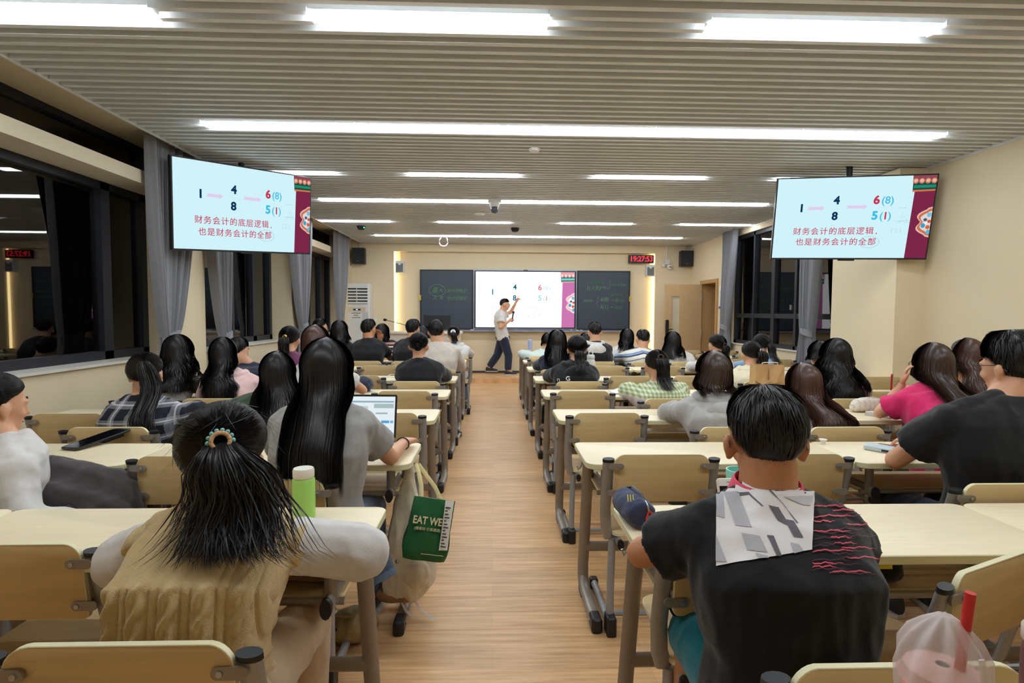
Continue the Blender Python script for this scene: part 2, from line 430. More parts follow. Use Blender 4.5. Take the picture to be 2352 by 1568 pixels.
# ------------------------------------------------------------------ door, poster, switches
FRAME = mat('door_frame_wood', (190,150,98), 0.5, var=0.06, scale=4, stretch=(8,8,1))
LEAF = mat('door_leaf_wood', (201,168,122), 0.5, var=0.05, scale=4, stretch=(8,8,1))
d1 = MB(); d1.box((4.15,10.55,0),(4.46,10.62,2.04)).box((4.15,11.36,0.1),(4.46,11.43,2.04)).box((4.15,10.62,1.97),(4.46,11.36,2.04))
dr = struct(d1.build('door_1', FRAME))
lf = MB().box((3.42,11.34,0.115),(3.56,11.38,1.965)).box((3.72,11.34,0.115),(4.16,11.38,1.965)).box((3.56,11.34,1.73),(3.72,11.38,1.965)).box((3.56,11.34,0.115),(3.72,11.38,0.80)).build('leaf', LEAF, dr, smooth=False)
MB().box((3.555,11.362,0.795),(3.725,11.372,1.735)).build('vision_panel', mat('frosted_pane', (206,196,172), 0.35, var=0.02), lf, smooth=False)
lk = MB().prism(rrect(3.437,3.497,0.95,1.26,0.02), 'y', 11.305, 11.3399).cap((3.47,11.30,1.07),(3.47,11.285,1.07),.012,.012).cap((3.47,11.285,1.07),(3.57,11.285,1.07),.010,.009).ell((3.467,11.305,1.1),(.012,.006,.012)).build('lock', BLACKP, lf)
for z in (.4,1.0,1.7): MB().cap((4.165,11.332,z-.05),(4.165,11.332,z+.05),.008,.008).build('hinge', STEELL, dr)
po = thing('poster', 'white notice with dark figures and a purple foot on the wall by the doorway', 'poster', (4.18,10.34,1.48))
PAPER = mat('paper_white', (234,232,226), 0.6, var=0.01)
INK = mat('ink_dark', (58,56,62), 0.7, var=0.0)
MB().box((-0.006,-.16,0),(0,.16,.42)).build('sheet', PAPER, po, smooth=False)
pm = MB()
for yy, zz, hh in ((.07,.27,.06),(-.05,.27,.055),(.07,.13,.06),(-.05,.13,.06)): pm.box((-.008,yy-.02,zz),(-.0061,yy+.02,zz+hh)).box((-.008,yy-.03,zz-.03),(-.0061,yy+.03,zz-.025))
pm.build('figures', INK, po, smooth=False)
MB().add([(-.0075,-.16,0),(-.0075,.16,0),(-.0075,-.16,.09),(-.0075,.16,.035)], [(0,1,3,2)]).build('purple_foot', mat('ink_purple', (74,58,140), 0.6), po, smooth=False)
tag(MB().prism(rrect(10.18,10.26,1.28,1.36,.01), 'x', 4.17, 4.18).build('light_switch', WHITEP), 'small white switch plate under the white notice', 'switch')
tag(MB().prism(rrect(3.56,3.99,1.45,2.06,.005), 'y', 12.072, 12.08).build('wall_cover', WALL), 'cream cover panel set in the wall behind the open door', 'panel')

# ------------------------------------------------------------------ LED cove strips
CV = glow('cove_led', (255,226,160), COVE)
tag(MB().box((-2.078,12.165,0.16),(-2.062,12.215,2.64)).build('led_strip', CV), 'warm vertical LED strip at the wall edge beside the air conditioner', 'light strip', 'cove strips')
tag(MB().box((3.412,12.165,0.16),(3.428,12.215,2.64)).build('led_strip', CV), 'warm vertical LED strip at the wall edge beside the open door', 'light strip', 'cove strips')

# ------------------------------------------------------------------ slide shown on all three screens
def slide(parent, W, H, K, pale=False, y=-0.001):
    """flat lit picture in the parent's x-z plane, facing -y"""
    p = 'pale_' if pale else ''  # pale copy: the overexposed wash is put into the slide colours
    bg = glow(p+'slide_ground', (255,255,255) if pale else (208,242,250), K)
    X = lambda u: (u-.5)*W
    Z = lambda v: (.5-v)*H
    scr = MB().box((-W/2,y,-H/2),(W/2,y+.002,H/2)).build('screen', bg, parent, smooth=False)
    yy = [y-0.0006]
    def poly(pts, col, k=1.0, name='slide_shape'):
        yy[0] -= 0.00012
        m = glow(p+'ink_%d_%d_%d' % col, col, k if pale else K*k)
        MB().add([(X(u),yy[0],Z(v)) for u, v in pts], [tuple(range(len(pts)))]).build(name, m, scr, smooth=False, fix=False)
    circ = lambda cu, cv, ru, rv, a0=0, a1=360, n=18: [(cu+ru*math.cos(math.radians(a0+(a1-a0)*i/n)), cv+rv*math.sin(math.radians(a0+(a1-a0)*i/n))) for i in range(n+1)]
    wall = (206,120,178) if pale else (124,38,72)
    poly([(.876,.17),(1,.17),(1,1),(.868,1)], wall, name='slide_wall')
    poly([(.858,.02),(1,.02),(1,.19),(.862,.19)], (60,120,116) if pale else (34,70,66), name='slide_eave')
    poly([(.866,.115),(1,.112),(1,.145),(.866,.150)], (120,214,206) if pale else (28,140,110), name='slide_eave')
    poly([(.862,.172),(1,.165),(1,.185),(.862,.194)], (240,170,150) if pale else (206,120,70), name='slide_eave')
    poly([(.855,.0),(1,.0),(1,.065),(.858,.07)], (235,170,175) if pale else (140,72,84), name='slide_eave')
    for i in range(4):
        cu = .874+.037*i
        poly(circ(cu,.065,.018,.034), (238,150,160) if pale else (196,112,96), name='roof_tile_end')
        poly(circ(cu,.062,.012,.022), (252,226,222) if pale else (226,184,150), name='roof_tile_end')
    half = lambda r, c: [(1.0,c-r*1.9)]+[(1-r*(.62+.38*abs(math.cos(3*math.radians(t))))*math.sin(math.radians(t)), c-r*1.85*math.cos(math.radians(t))) for t in range(8,180,8)]+[(1.0,c+r*1.9)]
    poly(half(.098,.56), (255,226,232) if pale else (226,188,170), name='slide_ornament')
    poly(half(.088,.56), (250,190,200) if pale else (202,112,84), name='slide_ornament')
    poly(half(.072,.56), (255,244,246) if pale else (222,214,214), name='slide_ornament')
    for cu, cv, ru, rv, c in [(.985,.47,.014,.03,(120,190,214)),(.965,.53,.012,.02,(70,96,120)),(.99,.55,.012,.02,(206,88,64)),(.955,.6,.014,.03,(60,160,196)),(.985,.62,.014,.025,(214,100,70)),(.99,.68,.012,.03,(90,180,206)),(.97,.57,.01,.014,(250,240,238))]:
        poly(circ(cu,cv,ru,rv,0,360,10), c, name='slide_ornament')
    navy = (20,100,132) if pale else (16,52,92); red = (226,120,132) if pale else (206,56,86); cy = (206,236,240) if pale else (70,200,240); cy5 = (150,232,226) if pale else (60,198,242)
    grey1 = (170,160,180) if pale else red
    def T(s, u, v, size, col, off=0.0, sp=1.0, al='CENTER', k=.9):
        return text(s, size*H, glow(p+'ink_%d_%d_%d' % col, col, .95 if pale else K*k), scr, (X(u), y-0.004, Z(v)), align=al, off=off, ext=0.0003, space=sp)
    T('1',.17,.37,.135,navy,.004); T('4',.395,.28,.135,navy,.004); T('8',.392,.475,.135,navy,.004)
    T('6',.648,.285,.14,red,.004); T('(8)',.718,.29,.125,cy,.001); T('5',.648,.475,.14,cy5,.004); T('(',.688,.48,.125,cy,.001); T('1',.715,.48,.125,grey1,.002); T(')',.742,.48,.125,cy,.001)
    if not pale:
        for u0, u1, v in ((.205,.32,.372),(.46,.595,.362)):
            poly([(u0,v-.018),(u1-.025,v-.018),(u1-.025,v-.032),(u1,v),(u1-.025,v+.032),(u1-.025,v+.018),(u0,v+.018),(u0+.012,v)], (228,204,238), name='slide_arrow')
    rl = (236,226,228) if pale else (206,70,100)
    for s, u0, v in (('财务会计的底层逻辑,',.155,.665),('也是财务会计的全部',.178,.80)):
        for i, ch in enumerate(s): T(ch, u0+.0590*i-(.014 if ch == ',' else 0), v, .098, rl, .0004)
    if not pale:
        ring = MB(); ring.tube([(X(.635+.062*math.cos(a)), y-.004, Z(.80+.072*math.sin(a))) for a in [math.radians(t) for t in range(-150,200,10)]], .0016, n=4)
        for pts in ([(.79,.38),(.84,.385),(.83,.37)],[(.83,.44),(.81,.50),(.84,.49)],[(.78,.545),(.86,.54)],[(.81,.52),(.80,.57),(.83,.53),(.84,.57)],[(.85,.51),(.85,.565),(.87,.56)],[(.77,.63),(.76,.66),(.77,.70)],[(.78,.64),(.80,.64),(.79,.69),(.81,.69)],[(.82,.63),(.82,.69),(.83,.69)]):
            ring.tube([(X(u), y-.004, Z(v)) for u, v in pts], .0012, n=4)
        ring.build('pen_marks', glow('pen_faint', (160,200,214), K*.9), scr)
    return scr

def hanging_tv(c, yaw, tilt, roll, w, label):
    h = w*9/16
    root = thing('hanging_screen', label, 'television', c)
    root.rotation_euler = (Matrix.Rotation(yaw,3,'Z') @ Matrix.Rotation(tilt,3,'X') @ Matrix.Rotation(-roll,3,'Y')).to_euler()
    b = MB(); b.prism(rrect(-w/2-.012,w/2+.012,-h/2-.016,h/2+.012,.006), 'y', 0.0, 0.05)
    b.box((-w*.3,.05,-h*.35),(w*.3,.085,h*.2)); b.build('bezel', BLACKP, root)
    MB().box((-.07,-.004,-h/2-.028),(.07,.03,-h/2-.016)).build('sensor_bar', BLACKP, root)
    slide(root, w, h, TVGLOW)
    # pole up to the ceiling, upright in the room
    R = root.rotation_euler.to_matrix(); a = Vector(c)+R @ Vector((0,.10,0)); top = Vector((a.x,a.y,2.90))
    inv = R.transposed(); L = lambda q: tuple(inv @ (Vector(q)-Vector(c)))
    MB().tube([L(a),L(top)], .03, n=10, up=tuple(inv @ Vector((1,0,0)))).build('ceiling_pole', BLACKP, root)
    MB().tube([(0,.06,0),(0,.11,0)], .08, n=8).build('mount', BLACKP, root)
    return root
hanging_tv((-2.332,5.584,2.353), .942, .131, .058, 1.364, 'black framed screen showing the slide, hung over the window side')
hanging_tv((3.408,5.410,2.309), -.276, .202, -.019, 1.339, 'black framed screen showing the slide, hung over the door side')

# ------------------------------------------------------------------ boards and front screen
BOARD = mat('board_black', (60,70,82), 0.45, var=0.05, scale=3, spec=0.4)
ALU = mat('board_aluminium', (150,160,180), 0.4, 0.5, var=0.02)
CHALK = mat('chalk_green', (104,176,92), 0.9, var=0.2, scale=60)
CHALKW = mat('chalk_pale', (128,170,132), 0.9, var=0.2, scale=60)
def board(x0, x1, label, tagx):
    root = thing('blackboard', label, 'blackboard', ((x0+x1)/2, 12.16, 1.655))
    wd, h = (x1-x0)/2, .625
    MB().box((-wd+.02,-.02,-h+.02),(wd-.02,0.05,h-.02)).build('writing_surface', BOARD, root, smooth=False)
    f = MB(); f.box((-wd,-.035,h-.022),(wd,.055,h)).box((-wd,-.035,-h),(wd,.055,-h+.022)).box((-wd,-.035,-h+.022),(-wd+.022,.055,h-.022)).box((wd-.022,-.035,-h+.022),(wd,.055,h-.022))
    f.build('frame', BLACKP, root, smooth=False)
    MB().box((tagx*wd-.02,-.045,-.02),(tagx*wd+.02,-.0351,.09)).build('edge_tab', mat('tab_yellow', (206,180,60), 0.6), root, smooth=False)
    return root
def strokes(root, lines, r, m, y=-.024):
    b = MB()
    for pts in lines: b.tube([(u, y, v) for u, v in pts], r, n=5)
    return b.build('chalk_marks', m, root)
def chalk(root, s, u, v, size, m=CHALK, sp=1.0, rz=0.0, sh=.25):
    o = text(s, size, m, root, (u, -.0225, v), align='LEFT', shear=sh, space=sp, off=-0.0016); o.name = 'chalk_writing'
    o.rotation_euler = (PI/2, -rz, 0); return o
bl = board(-1.54, -.425, 'blackboard with a circled word in green chalk, beside the lectern', -1)
chalk(bl, '厦', -.31, .19, .125); chalk(bl, '大', -.18, .185, .10, CHALKW); chalk(bl, '人', -.30, .03, .10, CHALKW); chalk(bl, '大', -.17, .03, .10)
chalk(bl, '“会计决策论”', -.03, .18, .088, sp=.86); chalk(bl, '“会计管理论”', -.03, .02, .088, sp=.86)
strokes(bl, [[(-.20+.17*math.cos(math.radians(t)), .19+.125*math.sin(math.radians(t))) for t in range(-130,225,12)]], .0035, CHALKW)
br = board(1.775, 2.905, 'blackboard with bracketed formulas in green chalk, on the door side', 1)
chalk(br, '1(', -.38, .26, .11, CHALKW); chalk(br, '人性', -.28, .26, .09); chalk(br, ')', -.10, .26, .11, CHALKW)
chalk(br, '4个(大假设)', .16, .33, .068, sp=.85); chalk(br, '8(十信息质量)', .16, .12, .060, sp=.85)
chalk(br, '6(8)', -.07, .02, .11, CHALKW); chalk(br, '确认', .24, .0, .085); chalk(br, '5(1)', -.08, -.14, .11, CHALKW); chalk(br, '计量', .24, -.15, .085)
brace = lambda u, v0, v1: [(u+.03,v1),(u,v1-.05),(u+.02,v1-.5*(v1-v0)+.04),(u-.025,v1-.5*(v1-v0)),(u+.015,v1-.5*(v1-v0)-.04),(u-.005,v0+.05),(u+.01,v0)]
strokes(br, [brace(.12,.08,.41), brace(-.13,-.20,.08), [(-.04,.285),(.05,.28)],[(-.035,.262),(.055,.258)],[(.06,.30),(.10,.27),(.05,.235)],
    [(-.43,.0),(-.25,.008)],[(-.43,-.025),(-.25,-.018)],[(-.27,.03),(-.22,-.005),(-.27,-.04)], [(.17,.005),(.22,.007)],[(.41,.01),(.45,.012)],[(.41,-.02),(.46,-.018)],[(.15,-.14),(.22,-.137)]], .0032, CHALKW)
strokes(br, [[(-.28+.011*i, .36+(.035 if i % 2 else 0)) for i in range(26)],[(-.28+.012*i, .365+(.0 if i % 2 else .03)) for i in range(24)]], .004, CHALK)
dim = mat('chalk_dim', (70,112,78), 0.9)
strokes(br, [[(.31,-.37),(.34,-.36),(.32,-.40),(.35,-.40)],[(.38,-.36),(.38,-.41)],[(.40,-.38),(.43,-.37),(.42,-.41)],[(.45,-.36),(.45,-.41),(.47,-.40)],[(.33,-.46),(.36,-.46),(.33,-.49)],[(.40,-.45),(.42,-.46),(.41,-.49)],[(.44,-.45),(.44,-.5)],[(.30,-.54),(.33,-.53),(.31,-.57),(.34,-.57)],[(.37,-.54),(.37,-.57)],[(.40,-.53),(.42,-.55),(.40,-.57)],[(.45,-.53),(.48,-.54),(.46,-.57)]], .003, dim)
scn = thing('interactive_display', 'large bright front screen between the two blackboards', 'screen', (.675,12.13,1.66))
MB().prism(rrect(-1.095,1.095,-.63,.63,.012), 'y', .0, .08).build('frame', ALU, scn)
f = MB()
for lo, hi in [((-1.075,-.008,.585),(1.075,0,.607)),((-1.075,-.008,-.607),(1.075,0,-.585)),((-1.075,-.008,-.585),(-1.045,0,.585)),((1.045,-.008,-.585),(1.075,0,.585))]: f.box(lo, hi)
f.build('bezel', BLACKP, scn, smooth=False)
MB().box((-.04,-.01,.612),(.05,.0,.628)).build('webcam', BLACKP, scn)
slide(scn, 2.09, 1.17, BOARDGLOW, True, y=-.0035)
tr = thing('chalk_tray', 'long aluminium chalk tray under the boards and screen', 'tray', (.675,12.13,.985))
MB().prism([(-.045,0),(.06,0),(.06,.04),(.03,.04),(.03,.012),(-.03,.012),(-.03,.03),(-.045,.03)], 'x', -2.215, 2.23).build('tray_body', ALU, tr, smooth=False)
for i, (x, wd) in enumerate(((-1.12,.07),(-.62,.075),(.98,.03),(1.11,.05),(1.20,.06))):
    o = MB().prism(rrect(-wd/2,wd/2,0,.03,.008), 'y', -.02, .02).build('board_eraser', PAPER, None, (.675+x,12.13,1.0))
    tag(o, ['white eraser on the tray by the lectern-side board','white eraser on the tray by the teacher','tiny white box on the tray by the screen corner','small white box on the tray before the door-side board','larger white box on the tray before the door-side board'][i], 'eraser', 'white things on the chalk tray')

# ------------------------------------------------------------------ wall and ceiling equipment
GRILLE = mat('speaker_cloth', (42,44,50), 0.8, var=0.1, scale=200)
def speaker(x, label):
    t = thing('loudspeaker', label, 'loudspeaker', (x,12.08,2.37), 0, 'black loudspeakers')
    MB().prism(rrect(-.128,.128,0,.325,.012), 'y', -.19, -.03).build('cabinet', BLACKP, t)
    MB().prism(rrect(-.118,.118,.01,.315,.01), 'y', -.196, -.1901).build('front_grille', GRILLE, t)
    MB().box((-.02,-.1995,.05),(.025,-.1961,.056)).build('badge', STEELL, t)
    MB().cap((0,-.12,.325),(0,-.12,.40),.012,.012).cap((0,-.12,.40),(0,-.12,.50),.012,.012).box((-.03,-.05,.15),(.03,0,.2)).build('bracket', STEELL, t)
speaker(-2.77, 'black loudspeaker high on the wall above the air conditioner')
speaker(4.04, 'black loudspeaker high on the wall above the door')
def gspeaker(x, z, label):
    t = thing('column_speaker', label, 'loudspeaker', (x,12.22,z), 0, 'small grey wall speakers')
    MB().prism(rrect(-.09,.09,0,.25,.012), 'y', -.12, 0).build('cabinet', WHITEP, t)
    MB().prism(rrect(-.072,.072,.02,.20,.006), 'y', -.126, -.1201).build('front_grille', mat('grille_grey', (120,124,126), .7, var=.05), t)
    MB().lathe([(.001,0),(.03,0),(.03,.004),(.001,.004)], (0,0,0), 16).build('round_badge', WHITEP, t, (0,-.1265,.195)).rotation_euler = (PI/2,0,0)
    MB().tube([(0,-.01,.25),(0,-.01,.44)], .006, n=6).build('cable_duct', WALL, t)
gspeaker(-1.96, 2.20, 'small grey speaker over the glowing strip beside the air conditioner')
gspeaker(3.33, 2.165, 'small grey speaker under the red digital clock')
ck = thing('digital_clock', 'black LED wall clock with red digits 19:27:53', 'clock', (3.13,12.15,2.53))
MB().prism(rrect(-.27,.27,-.085,.085,.008), 'y', -.045, .0).box((-.1,0,-.05),(.1,.07,.05)).build('case', BLACKP, ck)
text('19:27:53', .155, glow('clock_red', (255,48,60), 2.2), ck, (0,-.0462,0), name='digits', off=.002, sx=.93)
cc = thing('security_camera', 'white security camera unit with two lenses on the wall above the door', 'camera', (3.66,12.08,2.42))
MB().prism(rrect(-.05,.05,0,.10,.01), 'y', -.05, 0).tube([(0,-.02,.10),(0,-.02,.39)], .012, n=8).build('junction_box', WHITEP, cc)
cb = MB().lathe([(.001,.04),(.05,.03),(.055,0),(.05,-.03),(.03,-.055),(.001,-.06)], (.045,-.07,-.05), 18).build('dome_body', WHITEP, cc)
MB().ell((.032,-.122,-.06),(.012,.006,.012)).ell((.06,-.122,-.06),(.012,.006,.012)).build('lens', BLACKP, cb)
MB().ell((-.075,-.05,-.03),(.036,.04,.036)).tube([(-.05,-.03,-.01),(-.02,-.03,.02)], .012, n=6).build('small_dome', WHITEP, cc)
cam2 = thing('ceiling_camera', 'white ceiling camera with a grey dome under the fourth row of lights', 'camera', (.01,7.27,2.80))
MB().box((-.08,-.07,-.03),(.08,.05,.005)).lathe([(.001,-.03),(.07,-.03),(.055,-.09),(.001,-.09)], (0,0,0), 18).build('bracket', WHITEP, cam2)
MB().ell((0,-.005,-.115),(.052,.052,.055)).build('dome', mat('dome_grey', (92,96,106), .2, var=.02), cam2)
for x, yy, rr, lab in ((-.2,8.27,.085,'round white ceiling speaker behind the ceiling camera'),(.35,5.01,.05,'small white smoke detector above the centre aisle')):
    tag(MB().lathe([(.001,-.025),(rr*.8,-.022),(rr,-.008),(rr,.0),(.001,.0)], (x,yy,ZC-.001), 20).build('smoke_detector', WHITEP), lab, 'detector')
for x, yy, lab in ((-2.19,9.65,'dark ceiling sensor with a green light on the window side'),(.36,9.72,'dark dome sensor over the far end of the aisle')):
    t = thing('ceiling_sensor', lab, 'sensor', (x,yy,ZC))
    MB().lathe([(.001,-.07),(.045,-.062),(.07,-.03),(.075,-.001),(.001,-.001)], (0,0,0), 18).build('dome', BLACKP, t)
    if x < 0: MB().ell((.055,-.045,-.03),(.012,.012,.010)).build('green_light', glow('led_green', (60,255,140), 3), t)
tag(MB().tube([(-.95-.04,11.0,2.81),(-.95-.075,11.0,2.76),(-.95-.08,11.0,2.70),(-.95-.05,11.0,2.655),(-.95,11.0,2.64),(-.95+.05,11.0,2.655),(-.95+.08,11.0,2.70),(-.95+.075,11.0,2.76),(-.95+.06,11.0,2.81)], .011, n=8).build('cable_loop', WHITEP), 'loop of white cable hanging from the ceiling before the front wall', 'cable')

# air conditioner
ac = thing('air_conditioner', 'white floor-standing air conditioner in the front corner', 'air conditioner', (-2.77,11.92,.10))
MB().prism(rrect(-.25,.25,-.16,.15,.02), 'z', 0, 1.86).build('cabinet', WHITEP, ac)
MB().box((-.21,-.161,1.45),(.215,-.1601,1.80)).build('outlet_recess', mat('recess_dark', (44,45,46), .8), ac, smooth=False)
for i in range(6): MB().box((-.21,-.185,1.455+.062*i),(.215,-.1612,1.455+.062*i+.034)).build('louver', WHITEP, ac, smooth=False)
MB().box((-.005,-.19,1.45),(.005,-.1605,1.80)).build('louver_post', WHITEP, ac, smooth=False)
MB().prism(rrect(-.19,.17,1.29,1.38,.008), 'y', -.166, -.1601).build('control_panel', mat('ac_beige', (220,204,182), .5), ac)
MB().box((-.075,-.168,1.315),(.075,-.1661,1.345)).build('display', BLACKP, ac)
MB().box((-.02,-.1685,1.32),(.02,-.1681,1.34)).build('display_digits', glow('ac_blue', (150,200,255), 1.5), ac, smooth=False)
nm = MB()
for r, (z, a, b, n) in enumerate(((1.258,-.11,.08,8),(1.215,-.07,.03,4),(1.17,-.10,.075,9))):
    for i in range(n): nm.box((a+(b-a)*i/n,-.1648,z-.010),(a+(b-a)*(i+.62)/n,-.1643,z+.010))
MB().box((-.115,-.164,1.14),(.09,-.1602,1.285)).build('printed_notice', PAPER, ac, smooth=False); nm.build('notice_print', INK, ac, smooth=False)
MB().box((.105,-.164,1.08),(.225,-.1602,1.28)).build('grey_notice', mat('paper_grey', (206,208,206), .6), ac, smooth=False)
MB().box((-.24,-.164,.88),(-.17,-.1602,1.0)).build('energy_label', PAPER, ac, smooth=False); MB().box((-.235,-.1645,.965),(-.175,-.1641,.995)).build('label_band', mat('ink_blue', (70,96,170), .6), ac, smooth=False)
for i in range(9): MB().box((-.22,-.172,.22+.062*i),(.22,-.1602,.22+.062*i+.045)).build('intake_slat', WHITEP, ac, smooth=False)
tag(MB().box((-2.49,12.05,1.18),(-2.43,12.08,1.28)).build('socket_box', WHITEP), 'white socket box on the wall beside the air conditioner', 'socket')

# lectern, its monitor and the gooseneck microphone
lc = thing('lectern', 'white multimedia lectern standing on the platform', 'lectern', (-1.36,11.52,.10))
LCW = mat('lectern_white', (226,220,208), .5, var=.02)
MB().box((-.70,-.22,0),(.70,.25,.86)).build('cabinet', LCW, lc); MB().prism(rrect(-.74,.74,-.28,.28,.03), 'z', .86, .905, bev=.006).build('top', LCW, lc)
for x in (-.35,.0,.35): MB().box((x-.17,-.232,.06),(x+.17,-.2201,.80)).build('door', LCW, lc)
mo = thing('monitor', 'black monitor standing on the white lectern', 'monitor', (-1.12,11.52,1.005))
MB().box((-.27,-.01,.03),(.27,.02,.32)).build('back_panel', BLACKP, mo); MB().box((-.03,.0,.0),(.03,.05,.1)).prism(rrect(-.1,.1,-.07,.08,.02), 'z', 0, .012).build('stand', BLACKP, mo)
gm = thing('gooseneck_microphone', 'gooseneck microphone reaching sideways over the lectern', 'microphone', (-1.62,11.42,1.005))
MB().lathe([(.001,.0),(.05,.0),(.045,.03),(.001,.035)], (0,0,0), 14).build('base', BLACKP, gm)
MB().tube([(0,0,.03),(-.05,0,.10),(-.25,0,.16),(-.48,0,.215)], .007, n=6).build('neck', BLACKP, gm)
MB().ell((-.52,0,.225),(.04,.028,.028)).build('foam_head', BLACKP, gm)
MB().lathe([(.001,.06),(.018,.065),(.018,.085),(.001,.09)], (-.03,-.02,0), 10).build('red_ring', mat('ring_red', (206,70,60), .5), gm)

# ------------------------------------------------------------------ desks
NEAR = [1.474,2.409,3.39,4.363,5.381,6.392,7.369,8.197,9.06]
RANK = ['nearest','second nearest','third nearest','fourth nearest','middle','fourth farthest','third farthest','second farthest','farthest']
XA_L, XA_R = -0.347, 0.400
def make_desk():
    """local origin: floor, centre of the near edge; depth along +y"""
    D = .415
    t = thing('student_desk', 'desk', 'desk')
    m = MB().prism(rrect(-.598,.598,0,D,(.055,.055,.035,.035),6), 'z', .724, .75, 0, 1, bev=.0025)
    m.build('desktop', [WOOD, EDGE], t)
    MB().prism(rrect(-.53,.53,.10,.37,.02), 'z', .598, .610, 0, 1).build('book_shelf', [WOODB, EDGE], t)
    for z, y in ((.665,.345),(.60,.085)): MB().tube([(-.54,y,z),(.54,y,z)], .011, n=8).build('shelf_bar', STEEL, t)
    MB().tube([(-.54,D-.035,.235),(.54,D-.035,.235)], .026, .016, n=10, up=(0,1,0)).build('cross_bar', STEEL, t)
    for s in (-1, 1):
        x = s*.545
        pts = [(x,.05,.034),(x,D-.11,.034),(x,D-.045,.045),(x,D-.012,.075),(x,D-.008,.13),(x,D-.06,.36),(x,D-.145,.722)]
        lg = MB().tube(pts, .019, .027, n=12, up=(1,0,0)).build('leg', STEEL, t)
        MB().prism(rrect(x-.024,x+.024,.0,.066,.014), 'y', .0, .085, bev=.008).build('foot_cap', BLACKP, lg)
        MB().prism(rrect(x-.022,x+.022,0,.03,.006), 'y', D-.09, D-.01).build('foot_pad', BLACKP, lg)
        xr = s*.505
        rl = MB().tube([(xr,.035,.608),(xr,D-.11,.608)], .015, .026, n=12, up=(0,0,1)).tube([(xr,D-.12,.608),(x,D-.105,.608)], .012, .02, n=8, up=(0,0,1)).build('rail', STEEL, t)
        MB().tube([(xr,.020,.608),(xr,.036,.608)], .0165, .0285, n=12, up=(0,0,1)).build('rail_cap', BLACKP, rl)
        MB().tube([(xr,.075,.60),(xr,.075,.724)], .019, .015, n=10, up=(0,1,0)).build('strut', STEEL, t)
        MB().cap((xr,.075,.716),(xr+.0,.062,.716),.012,.012).build('bolt', BLACKP, t)
        MB().tube([(s*.585,.20,.722),(s*.592,.20,.69),(s*.606,.20,.672),(s*.612,.20,.69)], .004, n=6).build('bag_hook', STEELL, t)
    return t
desk0 = make_desk(); used = []
def place_desk(k, side, i):
    xc = (XA_R+.6+1.2*i) if side == 'R' else (XA_L-.6-1.2*i)
    where = ['beside the centre aisle','second from the aisle','third from the aisle'][i]
    blk = 'door-side block' if side == 'R' else 'window-side block'
    lab = 'light maple double desk, %s row to the camera, %s, %s' % (RANK[k], blk, where)
    if k > 4: lab = 'light maple double desk, %s row from the camera, %s, %s' % (RANK[k], blk, where)
    jx = rnd.uniform(-.006,.006) if k else 0
    if not used:
        desk0.location = (xc+jx, NEAR[k], 0); desk0['label'] = lab; desk0['group'] = 'double student desks'; used.append(1); return desk0
    return dup(desk0, (xc+jx, NEAR[k], 0), 0, lab, 'double student desks')
for k in range(9):
    for i in range(2): place_desk(k, 'L', i)
    for i in range(2 if k < 2 else 3): place_desk(k, 'R', i)
dup(desk0, (1.0, .53, 0), 0, 'light maple desk at the bottom edge under the drink and the bottle', 'double student desks')

# ------------------------------------------------------------------ chairs
def make_chair():
    """local origin: floor, under the backrest; the sitter faces +y"""
    t = thing('student_chair', 'chair', 'chair')
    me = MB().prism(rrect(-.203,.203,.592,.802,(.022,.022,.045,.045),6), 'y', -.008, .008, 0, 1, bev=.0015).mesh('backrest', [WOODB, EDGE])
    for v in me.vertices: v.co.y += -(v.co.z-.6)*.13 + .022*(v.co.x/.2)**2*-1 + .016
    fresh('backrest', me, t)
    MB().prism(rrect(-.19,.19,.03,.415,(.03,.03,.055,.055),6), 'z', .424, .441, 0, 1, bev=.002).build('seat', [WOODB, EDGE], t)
    for s in (-1, 1):
        x = s*.226
        p = MB().tube([(s*.20,.075,.405),(s*.218,.055,.46),(x,.035,.55),(x,-.022,.772)], .0125, .024, n=12, up=(1,0,0)).build('back_post', STEELL, t)
        MB().tube([(x,-.0215,.770),(x,-.025,.783)], .0135, .0255, n=12, up=(1,0,0)).build('post_cap', BLACKP, p)
        for z in (.752,.635):
            y = -(z-.6)*.13-.022*1.0+.016-.0105
            b = MB().prism(rrect(-.033,.033,-.0125,.0125,.012), 'y', -.003, .003).build('bracket', STEEL, t, (s*.196, y, z))
            MB().lathe([(.0005,-.003),(.006,-.002),(.006,.002),(.0005,.003)], (0,0,0), 10).build('screw', SCREW, b, (-s*.017,-.0045,0)).rotation_euler = (PI/2,0,0)
        r = MB().tube([(s*.165,.0,.404),(s*.165,.36,.404)], .013, .02, n=10, up=(0,0,1)).build('seat_rail', STEELL, t)
        MB().tube([(s*.165,-.013,.404),(s*.165,.001,.404)], .0145, .022, n=10, up=(0,0,1)).build('rail_cap', BLACKP, r)
        lg = MB().tube([(s*.186,.07,.40),(s*.196,.045,.24),(s*.20,.03,.05)], .0165, n=10).tube([(s*.20,.0,.034),(s*.20,.43,.034)], .017, n=10).build('leg', STEELL, t)
        MB().prism(rrect(s*.20-.021,s*.20+.021,0,.085,.008), 'y', -.02, .055, bev=.006).build('foot_shoe', BLACKP, lg)
        MB().prism(rrect(s*.20-.021,s*.20+.021,.0,.055,.012), 'y', .41, .455, bev=.006).build('foot_cap', BLACKP, lg)
    MB().tube([(-.2,.12,.036),(.2,.12,.036)], .014, n=8).build('stretcher', STEELL, t)
    return t
chair0 = make_chair(); cused = []; TAKEN = {}
def place_chair(x, y, rz, lab):
    if not cused:
        chair0.location = (x,y,0); chair0.rotation_euler = (0,0,rz); chair0['label'] = lab; chair0['group'] = 'maple backed classroom chairs'; cused.append(1); return chair0
    return dup(chair0, (x,y,0), rz, lab, 'maple backed classroom chairs')
SEATX = lambda side, i: (XA_R+.30+.6*i) if side == 'R' else (XA_L-.30-.6*i)
